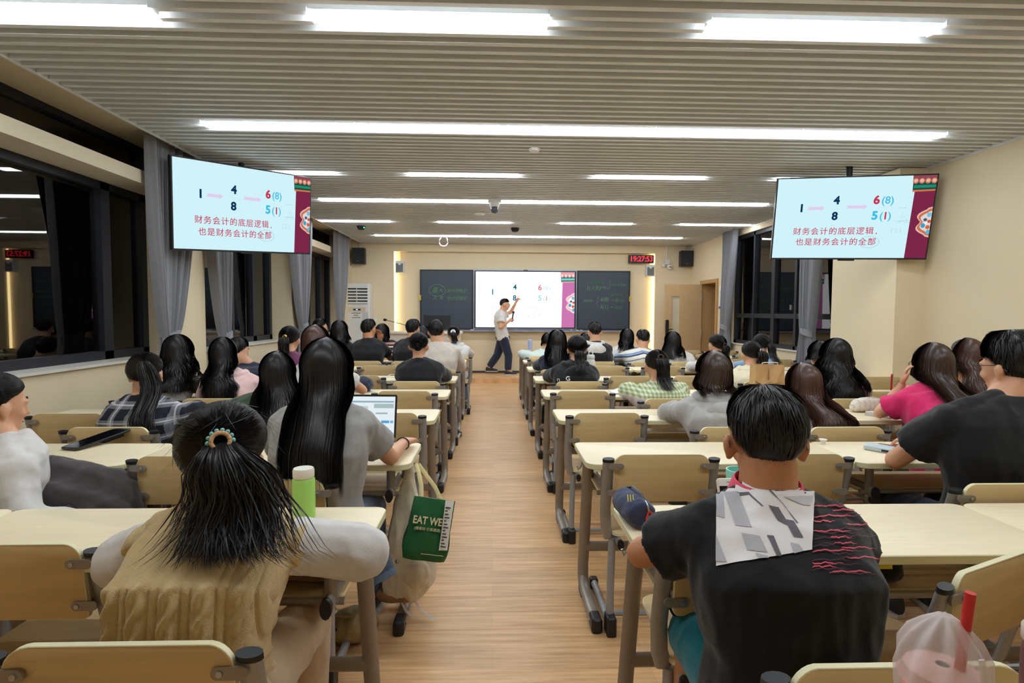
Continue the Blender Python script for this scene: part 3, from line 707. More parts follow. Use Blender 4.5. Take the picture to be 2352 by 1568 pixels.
def free_chairs():
    nth = ['first','second','third','fourth','fifth','sixth']
    for k in range(9):
        for side, n in (('L',4),('R',6 if k >= 2 else 4)):
            for i in range(n):
                if (side,k,i) in TAKEN: continue
                blk = 'door side' if side == 'R' else 'window side'
                row = RANK[k]+' row' if k > 4 else RANK[k]+' row'
                lab = 'empty maple chair in the %s, %s, %s seat from the aisle' % (row, blk, nth[i])
                x, y, rz = SEATX(side,i)+rnd.uniform(-.02,.02), NEAR[k]+rnd.uniform(-.03,.012), rnd.uniform(-.03,.03)
                if (side,k,i) == ('R',0,1):
                    x, y, rz = 1.225, 1.352, .42; lab = 'empty maple chair turned askew beside the badminton-shirt student'
                if (side,k,i) == ('L',0,1): x, y, rz = -1.25, 1.50, 0.0
                if (side,k,i) == ('R',1,0): x, y, rz = .715, 2.40, 0.0
                place_chair(x, y, rz, lab)

# ------------------------------------------------------------------ people: numpy surface tools
def vnoise(P):
    i = np.floor(P); f = P-i; u = f*f*(3-2*f)
    def h(o):
        q = i+np.array(o); s = np.sin(q @ np.array([127.1,311.7,74.7]))*43758.5453
        return s-np.floor(s)
    x, y, z = u[:,0], u[:,1], u[:,2]
    a = (h((0,0,0))*(1-x)+h((1,0,0))*x)*(1-y)+(h((0,1,0))*(1-x)+h((1,1,0))*x)*y
    b = (h((0,0,1))*(1-x)+h((1,0,1))*x)*(1-y)+(h((0,1,1))*(1-x)+h((1,1,1))*x)*y
    return a*(1-z)+b*z
def arrays(me):
    v = np.empty(len(me.vertices)*3, np.float32); me.vertices.foreach_get('co', v)
    l = np.empty(len(me.loops), np.int32); me.loops.foreach_get('vertex_index', l)
    s = np.empty(len(me.polygons), np.int32); me.polygons.foreach_get('loop_total', s)
    q = l.reshape(-1,4) if len(s) and (s == 4).all() else None
    if q is None:
        st = np.concatenate([[0], np.cumsum(s)[:-1]]); q = np.array([[l[a], l[a+1], l[a+2], l[a+min(3,n-1)]] for a, n in zip(st, s)], np.int32)
    return v.reshape(-1,3).astype(float), q
def smooth(v, q, it, k=.5):
    if not len(q): return v
    e = np.concatenate([q[:,[0,1]], q[:,[1,2]], q[:,[2,3]], q[:,[3,0]]]); n = len(v)
    i = np.concatenate([e[:,0], e[:,1]]); j = np.concatenate([e[:,1], e[:,0]])
    c = np.maximum(np.bincount(i, minlength=n), 1)
    for _ in range(it):
        a = np.stack([np.bincount(i, v[j,d], n)/c for d in range(3)], 1)
        v = v+(a-v)*k
    return v
def vnormals(v, q):
    a, b, c, d = (v[q[:,i]] for i in range(4)); fn = np.cross(c-a, d-b); n = np.zeros_like(v)
    for i in range(4):
        for k in range(3): n[:,k] += np.bincount(q[:,i], fn[:,k], len(v))
    return n/np.maximum(np.linalg.norm(n, axis=1, keepdims=True), 1e-9)
def np_mesh(name, v, q, mats):
    me = bpy.data.meshes.new(name); me.vertices.add(len(v)); me.vertices.foreach_set('co', np.ascontiguousarray(v, np.float32).ravel())
    me.loops.add(q.size); me.loops.foreach_set('vertex_index', np.ascontiguousarray(q, np.int32).ravel())
    me.polygons.add(len(q)); me.polygons.foreach_set('loop_start', np.arange(0, q.size, 4, dtype=np.int32))
    me.polygons.foreach_set('use_smooth', np.ones(len(q), bool)); me.update(calc_edges=True)
    for m in mats: me.materials.append(m)
    return me
def ribbons(paths, axis, width, seed=0, tilt=.95):
    """paths (N,K,3) -> flat tapering strips; axis = point the strips face away from (x,y)"""
    N, K, _ = paths.shape; rg = np.random.RandomState(seed)
    t = np.gradient(paths, axis=1); t /= np.maximum(np.linalg.norm(t, axis=2, keepdims=True), 1e-9)
    out = paths-np.array(axis)[None,None,:]; out[:,:,2] *= .5
    s = np.cross(t, out); s /= np.maximum(np.linalg.norm(s, axis=2, keepdims=True), 1e-9)
    o2 = np.cross(s, t); a = rg.uniform(-tilt, tilt, (N,1,1)); s = s*np.cos(a)+o2*np.sin(a)
    u = np.linspace(0,1,K); wv = width*np.minimum(1, 6*(u+.03))*np.minimum(1, 3.2*(1.02-u)); wv = wv[None,:,None]*rg.uniform(.5,1.9,(N,1,1))
    V = np.stack([paths-s*wv/2, paths+s*wv/2], 2).reshape(-1,3)
    b = (np.arange(N)*K*2)[:,None]+(np.arange(K-1)*2)[None,:]
    q = np.stack([b, b+1, b+3, b+2], -1).reshape(-1,4)
    return V, q

QUEUE = []
def blob(name, parent, mats, raws, it=3, folds=0.0, fscale=(10,10,6), strips=None, sub=0, post=None):
    """one object whose surface is grown from overlapping closed forms: raws = [(MB, voxel)]"""
    o = fresh(name, bpy.data.meshes.new(name), parent)
    QUEUE.append(dict(o=o, raws=raws, mats=mats, it=it, folds=folds, fscale=fscale, strips=strips, sub=sub, post=post))
    return o
def grow_all():
    tmp = []
    for e in QUEUE:
        for mb, vox in e['raws']:
            me = mb.mesh('tmp', [], smooth=False); t = bpy.data.objects.new('tmp', me); LINK(t)
            md = t.modifiers.new('r', 'REMESH'); md.mode = 'VOXEL'; md.voxel_size = vox
            if e['sub']: t.modifiers.new('s', 'SUBSURF').levels = e['sub']
            tmp.append((t, me))
    dg = bpy.context.evaluated_depsgraph_get(); dg.update(); k = 0
    for n, e in enumerate(QUEUE):
        V, Q, off = [], [], 0
        for _ in e['raws']:
            t, me = tmp[k]; k += 1
            v, q = arrays(t.evaluated_get(dg).data)
            v = smooth(v, q, e['it'])
            if e['folds']:
                nn = vnormals(v, q); a = vnoise(v*np.array(e['fscale'])+n*3.7); b = vnoise(v*np.array(e['fscale'])*2.3+n*1.3+9)
                v = v+nn*(e['folds']*((1-np.abs(2*a-1))-.6+.5*(1-np.abs(2*b-1)-.6)))[:,None]
            V.append(v); Q.append(q+off); off += len(v)
        if e['strips'] is not None:
            for sv, sq in e['strips']: V.append(sv); Q.append(sq+off); off += len(sv)
        v, q = np.concatenate(V), np.concatenate(Q)
        extra = None
        if e['post']: v, extra = e['post'](v, q)
        me = np_mesh(e['o'].name, v, q, e['mats'])
        if e['strips'] is not None and len(e['mats']) > 1:
            mi = np.zeros(len(q), np.int32); mi[sum(len(x) for x in Q[:len(e['raws'])]):] = 1; me.polygons.foreach_set('material_index', mi)
        if extra is not None:
            at = me.color_attributes.new('print', 'FLOAT_COLOR', 'POINT'); at.data.foreach_set('color', np.ascontiguousarray(extra, np.float32).ravel())
        e['o'].data = me
    for t, me in tmp:
        bpy.data.objects.remove(t)
        bpy.data.meshes.remove(me)

# ------------------------------------------------------------------ people: anatomy
def hand(mb, wr, d, nrm, side, curl=.5, sc=1.0, fist=False, point=False):
    """palm and five fingers; d = direction of the hand, nrm = back-of-hand normal, side = +1 thumb on the side of d x nrm"""
    wr, d, nrm = Vector(wr), Vector(d).normalized(), Vector(nrm); nrm = (nrm-d*nrm.dot(d)).normalized(); t = d.cross(nrm)*side
    s = sc; P = lambda a, b, c: wr+d*a*s+t*b*s+nrm*c*s
    for b, e in ((-.026,.072),(-.009,.078),(.009,.08),(.026,.076)): mb.cap(P(.005,b*.6,0), P(e,b,0), .017*s, .0125*s, 8)
    for i, (b, L) in enumerate(((-.028,.062),(-.0095,.078),(.0095,.084),(.028,.074))):
        c = 2.0 if fist else (curl + .12*i)
        if point and i == 3: c = .1
        if point and i < 3: c = 1.7
        a = 0.0; p = P(.078,b,0); seg = (L*.46,L*.32,L*.24); r = (.0098,.0086,.0078)
        for j in range(3):
            a += c*(.55 if j == 0 else .5)*(1.0 if j < 2 else .7)
            q = p+(d*math.cos(a)-nrm*math.sin(a))*seg[j]*s+t*b*.10*seg[j]/.03*s*(0 if fist else 1)
            mb.cap(p, q, r[j]*s, r[j]*.9*s, 8); p = q
    p0 = P(.018,.022,-.004); p1 = P(.048,.05 if not fist else .04,-.014 if not fist else -.03); p2 = P(.078,.058 if not fist else .012,-.022 if not fist else -.045)
    mb.cap(p0, p1, .0145*s, .0115*s, 8); mb.cap(p1, p2, .011*s, .0085*s, 8)
    return mb

SHARED = {}
def eye_mesh():
    if 'eye' not in SHARED:
        m = MB().ell((0,0,0),(.0125,.0125,.0125),None,12,8,0).ell((0,.0075,0),(.0062,.0062,.0062),None,10,6,1)
        SHARED['eye'] = m.mesh('eye', [mat('eye_white',(232,228,220),.25,var=0), mat('eye_dark',(32,22,18),.2,var=0)])
        SHARED['mouth'] = MB().loft([[Vector((x,.004*math.cos(x*60)+.004*math.cos(a),.0055*math.sin(a)*(1-abs(x)/.026))) for a in [2*PI*i/8 for i in range(8)]] for x in (-.024,-.015,-.006,0,.006,.015,.024)]).mesh('mouth', [mat('lips',(176,98,90),.45,var=.03)])
        SHARED['brow'] = MB().tube([(-.014,0,-.002),(0,.002,.002),(.014,-.002,-.001)], .002, .0035, n=6).mesh('eyebrow', [HAIR])
    return SHARED['eye']

def rot_head(bow, yaw, roll):
    return Matrix.Rotation(yaw,3,'Z') @ Matrix.Rotation(-bow,3,'X') @ Matrix.Rotation(roll,3,'Y')

class Body: pass
def anatomy(H, S, P, sw, M, arms, legs, male=False, build=1.0):
    b = Body(); b.H, b.S, b.P, b.sw, b.M, b.arms, b.legs, b.male = Vector(H), Vector(S), Vector(P), sw, M, arms, legs, male
    H, S, P = b.H, b.S, b.P; k = build
    up = (S-P); lean = up.y
    q = -.03-.05*min(1,max(0,lean/.15))
    pts = [P+Vector((0,0,-.055)), P+Vector((0,-.005,.0)), P.lerp(S,.34)+Vector((0,q*.7,0)), P.lerp(S,.68)+Vector((0,q,0)), S+Vector((0,-.02,-.055)), S+Vector((0,-.005,.0)), S.lerp(H,.34)+Vector((0,-.010,.0))]
    hipw = .172 if not male else .168
    rx = [hipw*.95*k, hipw*k, (.142 if not male else .155)*k, sw*.90, sw*.92, sw*.72, .066]
    ry = [.115*k,.122*k,.102*k,.118*k,.105*k,.080,.062]
    b.spine, b.rx, b.ry = pts, rx, ry
    return b
def torso(mb, b, inf=0.0, lo=0, hi=7, n=22, hem=0.0):
    rings = []
    for i in range(lo, hi):
        p = b.spine[i]; t = (b.spine[min(i+1,6)]-b.spine[max(i-1,0)]).normalized(); N = t.cross(Vector((1,0,0))).normalized()
        fi = .45 if i == 6 else 1
        rx, ry = b.rx[i]+inf*fi+(hem if i == lo else 0), b.ry[i]+inf*fi+(hem if i == lo else 0)
        ring = []
        for j in range(n):
            a = 2*PI*j/n; c, s = math.cos(a), math.sin(a)
            ring.append(p+Vector((math.copysign(abs(c)**.82,c)*rx,0,0))+N*math.copysign(abs(s)**.82,s)*ry)
        rings.append(ring)
    mb.loft(rings)
    for s in (-1,1):
        mb.ell(b.S+Vector((s*(b.sw-.045),-.005,-.048)), (.058+inf*.8,.064+inf*.8,.062+inf*.7), None, 12, 8)
        mb.cap(b.S+Vector((s*b.sw*.72,-.01,-.02)), b.S.lerp(b.H,.26)+Vector((s*.02,-.01,0)), .042+inf*.8, .040+inf*.3, 10)
def back_of(b, inf=.014):
    zs = [p.z for p in b.spine]; sp = b.spine
    tl = [min(1.6, 1/max(.5, (sp[min(i+1,6)]-sp[max(i-1,0)]).normalized().z)) for i in range(7)]
    def f(x, z):
        z = np.asarray(z, float); x = np.asarray(x, float)
        cy = np.interp(z, zs, [p.y for p in b.spine]); cx = np.interp(z, zs, [p.x for p in b.spine]); rx = np.interp(z, zs, b.rx)+inf; ry = (np.interp(z, zs, b.ry)+inf)*np.interp(z, zs, tl)
        t = np.clip(1-((x-cx)/rx)**2, 0, 1)
        d = cy-ry*np.sqrt(t)
        return np.where(z > zs[-1], 9.0, d)
    return f
def back_grid(b, mbs, pad):
    V, F = [], []
    for m in mbs:
        o = len(V); V += m.v; F += [tuple(i+o for i in f) for f in m.f]
    tree = BVHTree.FromPolygons(V, F); xs = np.arange(-.36,.361,.015); zs = np.arange(.40, b.H.z+.06, .015); g = np.full((len(xs),len(zs)), 9.0); d = Vector((0,1,0))
    for i, x in enumerate(xs):
        for j, z in enumerate(zs):
            h = tree.ray_cast(Vector((x+b.S.x,-2,z)), d)
            if h[0]: g[i,j] = h[0].y
    p = np.pad(g, 1, constant_values=9.0); g = np.min([p[a:a+g.shape[0],c:c+g.shape[1]] for a in range(3) for c in range(3)], axis=0)
    b.grid = (xs+b.S.x, zs, g-pad)
def hairback(b):
    xs, zs, g = b.grid
    def f(x, z):
        x, z = np.broadcast_arrays(np.asarray(x,float), np.asarray(z,float))
        u = np.clip((x-xs[0])/.015, 0, len(xs)-1.001); w = np.clip((z-zs[0])/.015, 0, len(zs)-1.001); i, j = u.astype(int), w.astype(int); a, c = u-i, w-j
        return (g[i,j]*(1-a)+g[i+1,j]*a)*(1-c)+(g[i,j+1]*(1-a)+g[i+1,j+1]*a)*c
    return f
def head_prims(mb, b):
    H, M = b.H, b.M; e = lambda c, r: mb.ell(H+M@Vector(c), r, M, 16, 12)
    e((0,-.012,.026),(.075,.093,.092)); e((0,.022,-.045),(.058,.062,.066)); e((0,.045,-.078),(.036,.036,.030)); e((0,.030,.0),(.064,.060,.07))
    mb.cap(H+M@Vector((0,.083,.008)), H+M@Vector((0,.099,-.026)), .008, .0125, 8); e((.011,.090,-.029),(.008,.009,.007)); e((-.011,.090,-.029),(.008,.009,.007))
    for s in (-1,1):
        e((s*.080,-.004,-.012),(.010,.018,.030)); e((s*.091,-.016,-.006),(.009,.014,.027)); e((s*.086,-.008,-.034),(.008,.010,.013)); e((s*.03,.072,.022),(.026,.014,.012)); e((s*.040,.058,-.028),(.022,.022,.020))
    nr = .064 if b.male else .051
    mb.cap(b.S+Vector((0,.005,-.02)), H+M@Vector((0,-.032,-.045)), nr+.006, nr, 14)
def body_prims(mb, b, hands, inhand):
    torso(mb, b, -.004); head_prims(mb, b)
    f = 1.12 if b.male else 1.0
    for s, (E, Wr, hd) in b.arms.items():
        sg = 1 if s == 'R' else -1; sh = b.S+Vector((sg*(b.sw-.045),0,-.05)); E, Wr = Vector(E), Vector(Wr)
        mb.cap(sh, E, .044*f, .036*f); mb.cap(E, Wr, .037*f, .0245*f)
        d = (Wr-E).normalized(); k = dict(d=d, nrm=(0,0,1), curl=.5, fist=False, point=False, side=-sg); k.update(hd or {})
        hand(mb if inhand else hands, Wr+Vector(k['d']).normalized()*.008, k['d'], k['nrm'], k['side'], k['curl'], 1.0 if b.male else .93, k['fist'], k['point'])
    for s, (hp, kn, an, ft) in b.legs.items():
        mb.cap(hp, kn, .078, .053); mb.cap(kn, an, .052, .034)
        an = Vector(an); mb.cap(an, an+Vector(ft)*.5, .034, .03)
def sleeves(mb, b, kind, inf):
    f = 1.12 if b.male else 1.0
    for s, (E, Wr, hd) in b.arms.items():
        sg = 1 if s == 'R' else -1; sh = b.S+Vector((sg*(b.sw-.045),0,-.048)); E, Wr = Vector(E), Vector(Wr)
        if kind == 'short':
            m = sh.lerp(E,b.slv); mb.cap(sh, m, .046*f+inf, .050*f+inf*1.6, 12, flat1=True)
        else:
            mb.cap(sh, E, .044*f+inf, .042*f+inf*1.3, 12); mb.cap(E, E.lerp(Wr,.94), .042*f+inf*1.3, .030*f+inf*.8, 12, flat1=True)
def trousers(mb, b, inf=.012, shorts=False):
    mb.ell(b.P+Vector((0,0,-.005)), (b.rx[1]+inf,.13+inf,.075+inf), None, 16, 10)
    for s, (hp, kn, an, ft) in b.legs.items():
        kn, an = Vector(kn), Vector(an)
        if shorts: mb.cap(hp, Vector(hp).lerp(kn,.98), .080+inf, .062+inf*1.4, 12, flat1=True)
        else: mb.cap(hp, kn, .079+inf, .056+inf, 12); mb.cap(kn, kn.lerp(an,.93), .056+inf, .045+inf, 12, flat1=True)

# ------------------------------------------------------------------ people: hair
HC, HR = np.array((0,-.014,.026)), np.array((.0875,.106,.100))
def cap_pt(b, th, ph, k=1.0, add=0.0):
    """point of the hair cap: th = angle round the head from the back, ph = angle from the crown"""
    d = np.stack([np.sin(ph)*np.sin(th), -np.sin(ph)*np.cos(th), np.cos(ph)], -1)
    p = HC+d*(HR*k)+d*np.asarray(add)[...,None] if np.ndim(add) else HC+d*(HR*k+add)
    return np.array(b.H)+p @ np.array(b.M).T
PHI = {
  'male': ([0,45,75,90,115,150,180],[150,138,102,84,74,66,64]),
  'shag': ([0,45,75,90,115,150,180],[152,146,126,104,84,68,64]),
  'crop': ([0,45,75,90,115,150,180],[136,124,94,80,70,66,64]),
  'tied': ([0,45,75,90,110,150,180],[138,128,114,100,80,62,60]),
  'long': ([0,45,75,100,120,150,180],[118,118,116,112,96,66,62]),
}
def phimax(style, th): return np.radians(np.interp(np.degrees(np.abs(th)), *PHI[style]))
RIM = {'male':.10,'shag':.06,'crop':.11,'tied':.07,'long':.0}
def taper(style, u):
    u = np.clip(u,0,1)
    return np.minimum(1, 1.5*(1-u)+.10) if style in ('male','crop','shag') else np.minimum(1, 2.2*(1-u)+.45)
def cap_shell(mb, b, style, add=0.0, nt=30, npn=9):
    th = np.linspace(-PI, PI, nt, endpoint=False); pm = phimax(style, th)
    rings = []
    for i in range(npn+1):
        u = max(.02, i/npn); rings.append(cap_pt(b, th, pm*u, 1.0-RIM[style]*u**4, add*float(taper(style,u))))
    for i in range(npn, -1, -1):
        u = max(.02, i/npn); rings.append(cap_pt(b, th, pm*u, .80))
    mb.loft([[Vector(p) for p in r] for r in rings])
def strands_cap(b, style, N, rg, add, length=None, lift=.006, K=8, tie=None):
    th = rg.uniform(-PI, PI, N); pm = phimax(style, th)
    if tie is not None:     # combed from the hairline to the tie
        w = np.linspace(0,1,K)[None,:]; d0 = np.stack([np.sin(pm)*np.sin(th), -np.sin(pm)*np.cos(th), np.cos(pm)], -1)
        st = rg.uniform(0,.55,N)[:,None]; a = np.clip(st+w*(1-st),0,1)[...,None]
        d = d0[:,None,:]*(1-a)+np.array(tie)[None,None,:]*a*1.02; d /= np.linalg.norm(d, axis=2, keepdims=True)
        p = HC+d*(HR*(1-.07*(1-np.clip(w*2,0,1))[...,None])+add*(.12+.88*np.clip(w*2.2,0,1))[...,None])+d*(rg.uniform(-.001,.0035,(N,1,1)))
        return np.array(b.H)+p @ np.array(b.M).T
    a = rg.uniform(.02,.85,N)*pm if length else np.radians(rg.uniform(3,14,N))
    e = np.minimum(a+length/.1*rg.uniform(.7,1.3,N), pm*1.04) if length else pm*rg.uniform(.9,1.03,N)
    w = np.linspace(0,1,K)[None,:]; ph = a[:,None]+(e-a)[:,None]*w; t2 = th[:,None]+rg.normal(0,.10,(N,1))*w
    u = np.clip(ph/pm[:,None],0,1); ad = add*taper(style,u)+lift*w**2*rg.uniform(.2,1.2,(N,1))*(1.05-u)+.0015-RIM[style]*u**4*.095
    return cap_pt(b, t2, ph, 1.0, ad)
def drape(b, th, L, flare, wave, rg, K=12, gap=.014, inset=None, fall=0.0):
    """hair falling from the cap's rim down the back; th (N,), L (N,) -> (N,K,3)"""
    p0 = cap_pt(b, th, np.full_like(th, np.radians(90)), 1.0, .008); bk = hairback(b)
    d = np.linspace(0,1,K)[None,:]*L[:,None]
    z = p0[:,2:3]-d; s = np.clip(d/.22,0,1)
    hx = b.H.x; x = hx+(p0[:,0:1]-hx)*(1+flare*s*(2-s)*.8)+fall*s*s
    y = p0[:,1:2]*np.ones_like(d)+.015*s
    yb = bk(x, z)-gap
    y = np.minimum(y, yb)
    for _ in range(2): y[:,1:-1] = np.minimum(yb[:,1:-1], .25*y[:,:-2]+.5*y[:,1:-1]+.25*y[:,2:])
    if wave is not None:
        ph = rg.uniform(0,6.28,(len(th),1))*.35+th[:,None]*4; g = np.clip(d/.12,0,1)
        x = x+wave*g*np.sin(2*PI*d/.11+ph); y = y-abs(wave)*.6*g*(1+np.cos(2*PI*d/.13+ph))
    return np.stack([x,y,z], -1)
def make_hair(b, root, spec, vox, N, wd, mats, seed):
    rg = np.random.RandomState(seed); mb = MB(); strips = []; st = spec['style']; add = spec.get('vol', .004)
    ax = tuple(b.H+b.M@Vector((0,-.01,0)))
    if st in ('male','crop','shag'):
        cap_shell(mb, b, st, add)
        strips.append(ribbons(strands_cap(b, st, N, rg, add, length=spec.get('len',.05), lift=spec.get('lift',.010)), ax, wd, seed))
    elif st in ('long','bob'):
        cap_shell(mb, b, 'long', add); L = spec.get('L',.35); fl = spec.get('flare',.25); wv = spec.get('wave',0.0); fall = spec.get('fall',0.0); span = math.radians(spec.get('span',112))
        th = np.linspace(-span, span, 23); out = drape(b, th, L*(1-.12*np.abs(th/span)**2*spec.get('round',1)), fl, None, rg, 12, fall=fall)
        rows = []
        for j in range(12):
            o = out[:,j]; inn = o.copy(); inn[:,0] = b.H.x+(o[:,0]-b.H.x)*.82+fall*.1; inn[:,1] = o[:,1]+.03*(1-.7*(j/11)**3)
            rows.append([Vector(p) for p in o]+[Vector(p) for p in inn[::-1]])
        mb.loft(rows)
        t1 = rg.uniform(-span*1.03, span*1.03, N); head = np.linspace(np.radians(4),np.radians(88),7)[None,:]*np.ones((N,1))
        c1 = cap_pt(b, t1[:,None]*np.linspace(.75,1,7)[None,:], head, 1.0, add+.002+rg.uniform(0,.005,(N,1)))
        d1 = drape(b, t1, L*rg.uniform(.80,1.10,N), fl*rg.uniform(.85,1.15,(N,1)), wv*rg.uniform(.5,1.2,(N,1)) if wv else None, rg, 13, gap=.018, fall=fall*rg.uniform(.6,1.3,(N,1)))
        d1 = d1+rg.normal(0,.005,(N,1,3))*np.linspace(0,1,13)[None,:,None]; d1[...,1] -= .003+rg.uniform(0,.008,(N,1))
        strips.append(ribbons(np.concatenate([c1,d1[:,1:]],1), ax, wd, seed))
        if spec.get('fringe'):
            n2 = N//4; t2 = np.sign(rg.uniform(-1,1,n2))*rg.uniform(1.9,2.5,n2)
            p0 = cap_pt(b, t2, np.full(n2, np.radians(80)), 1.0, .006); d = np.linspace(0,1,8)[None,:]*rg.uniform(.08,.2,(n2,1))
            strips.append(ribbons(np.stack([p0[:,0:1]+0*d, p0[:,1:2]-.02*d, p0[:,2:3]-d],-1), ax, wd, seed+2))
    else:                       # pony, bun
        cap_shell(mb, b, 'tied', add)
        e = math.radians(spec.get('tie',88)); tx = math.radians(spec.get('tiex',0)); tie = np.array((math.sin(e)*math.sin(tx), -math.sin(e)*math.cos(tx), math.cos(e)))
        strips.append(ribbons(strands_cap(b, 'tied', N, rg, add, tie=tie, K=9), ax, wd, seed))
        T0 = Vector(np.array(b.H)+(HC+tie*(HR+add)) @ np.array(b.M).T); o = b.M @ Vector(tie)
        if st == 'bun':
            c = T0+o*.022+Vector((0,0,-.012)); mb.ell(c, (.040,.030,.046), None, 14, 10)
            n2 = N//2; a = rg.uniform(0,6.28,n2); r = np.linspace(0,1,8)[None,:]; an = a[:,None]+r*2.2; pr = .3+.7*np.sin(r*PI)
            P = np.stack([c.x+.041*np.cos(an)*pr, c.y-.033*np.sin(r*PI)+.0*an, c.z+.047*np.sin(an)*pr],-1); strips.append(ribbons(P, tuple(c+Vector((0,.05,0))), wd, seed+1))
            cm = T0+o*.004
        else:
            L = spec.get('L',.25); dx = spec.get('dx',0.0); r0 = spec.get('r',.028); bk = hairback(b); K = 12; pts = []
            for j in range(K):
                s = j/(K-1); z = T0.z+.012*math.sin(PI*min(1,s*3))-L*s**1.15; x = T0.x+o.x*.05*min(1,s*4)+dx*s; y = T0.y+o.y*(.045*min(1,s*5)-.0*s)
                y = min(y+.03*s*s, float(bk(x,z))-.018-r0*.4*(1-s)); pts.append((x,y,z))
            pts = np.array(pts)
            for _ in range(2): pts[1:-1] = .25*pts[:-2]+.5*pts[1:-1]+.25*pts[2:]
            prof = np.interp(np.linspace(0,1,K),[0,.12,.35,.75,1],spec.get('prof',[.6,.95,1.1,.85,.28]))*r0; fan = spec.get('fan',1.25)
            mb.loft([[Vector(p)+Vector((math.cos(t)*q*fan, math.sin(t)*q*.75, math.sin(t)*q*.3*(1 if j < 3 else 0))) for t in [2*PI*i/12 for i in range(12)]] for j, (p, q) in enumerate(zip(pts, prof))])
            n2 = max(20, int(N*.7)); a = rg.uniform(0,6.28,n2); rr = np.sqrt(rg.uniform(.5,1.25,n2)); ext = rg.uniform(.9,1.14,n2); mess = spec.get('mess',.006)
            s = np.linspace(0,1,K)[None,:]*ext[:,None]; si = np.clip(s,0,1)
            P = np.stack([np.interp(si, np.linspace(0,1,K), pts[:,k]) for k in range(3)],-1); P[...,2] -= (s-si)*L
            pf = np.interp(si, np.linspace(0,1,K), np.maximum(prof, r0*.42))
            cv = rg.normal(0,1,(n2,1)); curl = spec.get('curl',0.0)
            P[...,0] += np.cos(a)[:,None]*pf*fan*rr[:,None]+mess*cv*s**2*3+mess*np.sin(s*7+a[:,None])*s+curl*np.sin(s*5.2+a[:,None]*.5)*s**1.5
            P[...,1] += np.sin(a)[:,None]*pf*.8*rr[:,None]-np.abs(mess*rg.normal(0,1,(n2,1)))*s*1.2
            bound = bk(P[...,0], P[...,2])-.006; P[...,1] = np.minimum(P[...,1], bound)
            strips.append(ribbons(P, (T0.x,T0.y+.12,T0.z-L*.5), wd, seed+1))
            cm = T0+o*.010
        if spec.get('tie_mat'):
            q = MB(); up = b.M @ Vector((0,0,1)); u = o.cross(Vector((1,0,0))).normalized(); v = o.cross(u).normalized(); R = spec.get('tie_r',.019)
            if spec.get('beads'):
                for i in range(14):
                    t = 2*PI*i/14; q.ell(cm+(u*math.cos(t)+v*math.sin(t))*(R+.004), (.0055,)*3, None, 8, 6, 0)
                q.tube([cm+o*.008+(u*math.cos(t)+v*math.sin(t))*(R-.003) for t in [2*PI*i/16 for i in range(17)]], .005, n=8, mi=1)
                q.build('hair_tie', [spec['tie_mat'], mat('tie_beige',(206,166,120),.8,var=.2,scale=90)], root)
            else:
                q.tube([cm+(u*math.cos(t)+v*math.sin(t))*R for t in [2*PI*i/16 for i in range(17)]], spec.get('tie_w',.006), n=8); q.build('hair_tie', spec['tie_mat'], root)
    if spec.get('wisps'):        # loose flyaway hairs
        n2 = spec['wisps']; t = rg.uniform(-PI,PI,n2); pm = phimax('tied', t)*rg.uniform(.3,1.0,n2); w = np.linspace(0,1,7)[None,:]
        p = cap_pt(b, t[:,None]+rg.normal(0,.3,(n2,1))*w, pm[:,None]+rg.uniform(.1,.5,(n2,1))*w, 1.0, add+.003+rg.uniform(.008,.035,(n2,1))*w**1.5)
        strips.append(ribbons(p, ax, wd*.28, seed+5))
    if st in ('long','bob') and spec.get('band'):
        pass
    return blob('hair', root, mats, [(mb, max(.006, vox*.9))], it=2, strips=strips, folds=.0045 if st in ('long','bob') else .0025, fscale=(48,48,5))

def glasses(root, b, m):
    q = MB(); e = lambda p: b.H+b.M@Vector(p)
    for s in (-1,1):
        q.tube([e((s*.034+.023*math.cos(t), .098, .012+.018*math.sin(t))) for t in [2*PI*i/16 for i in range(17)]], .0017, n=6)
        q.tube([e((s*.057,.096,.016)), e((s*.074,.085,.016)), e((s*.0815,.0,.010)), e((s*.0865,-.022,.006)), e((s*.088,-.036,-.014))], .0017, n=6)
    q.tube([e((-.011,.099,.016)), e((0,.102,.018)), e((.011,.099,.016))], .0017, n=6)
    return q.build('glasses', m, root)

# ------------------------------------------------------------------ clothes
def cloth(name, rgb, bump=.25, var=.07, rough=.85):
    if 'cloth_'+name in MATS: return MATS['cloth_'+name]
    m = mat('cloth_'+name, rgb, rough, spec=.2, var=var, scale=26, bump=bump, bscale=320, sheen=.2)
    return m if 'knit' in name or 'print' in name else creased(m)
def creased(m):
    nt = m.node_tree; b = nt.nodes['Principled BSDF']; tc = nt.nodes.new('ShaderNodeTexCoord'); mp = nt.nodes.new('ShaderNodeMapping'); mp.inputs['Scale'].default_value = (1,1,.65); mp.inputs['Rotation'].default_value = (.3,.5,.2)
    n = nt.nodes.new('ShaderNodeTexNoise'); n.inputs['Scale'].default_value = 7; n.inputs['Detail'].default_value = 1.2; n.inputs['Distortion'].default_value = .7
    nt.links.new(tc.outputs['Object'], mp.inputs[0]); nt.links.new(mp.outputs[0], n.inputs['Vector'])
    bp = nt.nodes.new('ShaderNodeBump'); bp.inputs['Strength'].default_value = .32; bp.inputs['Distance'].default_value = .05
    nt.links.new(n.outputs['Fac'], bp.inputs['Height']); old = b.inputs['Normal'].links
    if old: nt.links.new(old[0].from_socket, bp.inputs['Normal'])
    nt.links.new(bp.outputs[0], b.inputs['Normal'])
    return m
BLK = cloth('black', (27,28,31)); WHT = cloth('white', (212,208,204)); GREYT = cloth('grey_heather', (152,150,147), var=.14); NAVY = cloth('navy', (38,46,66)); DGREY = cloth('charcoal', (72,66,66))
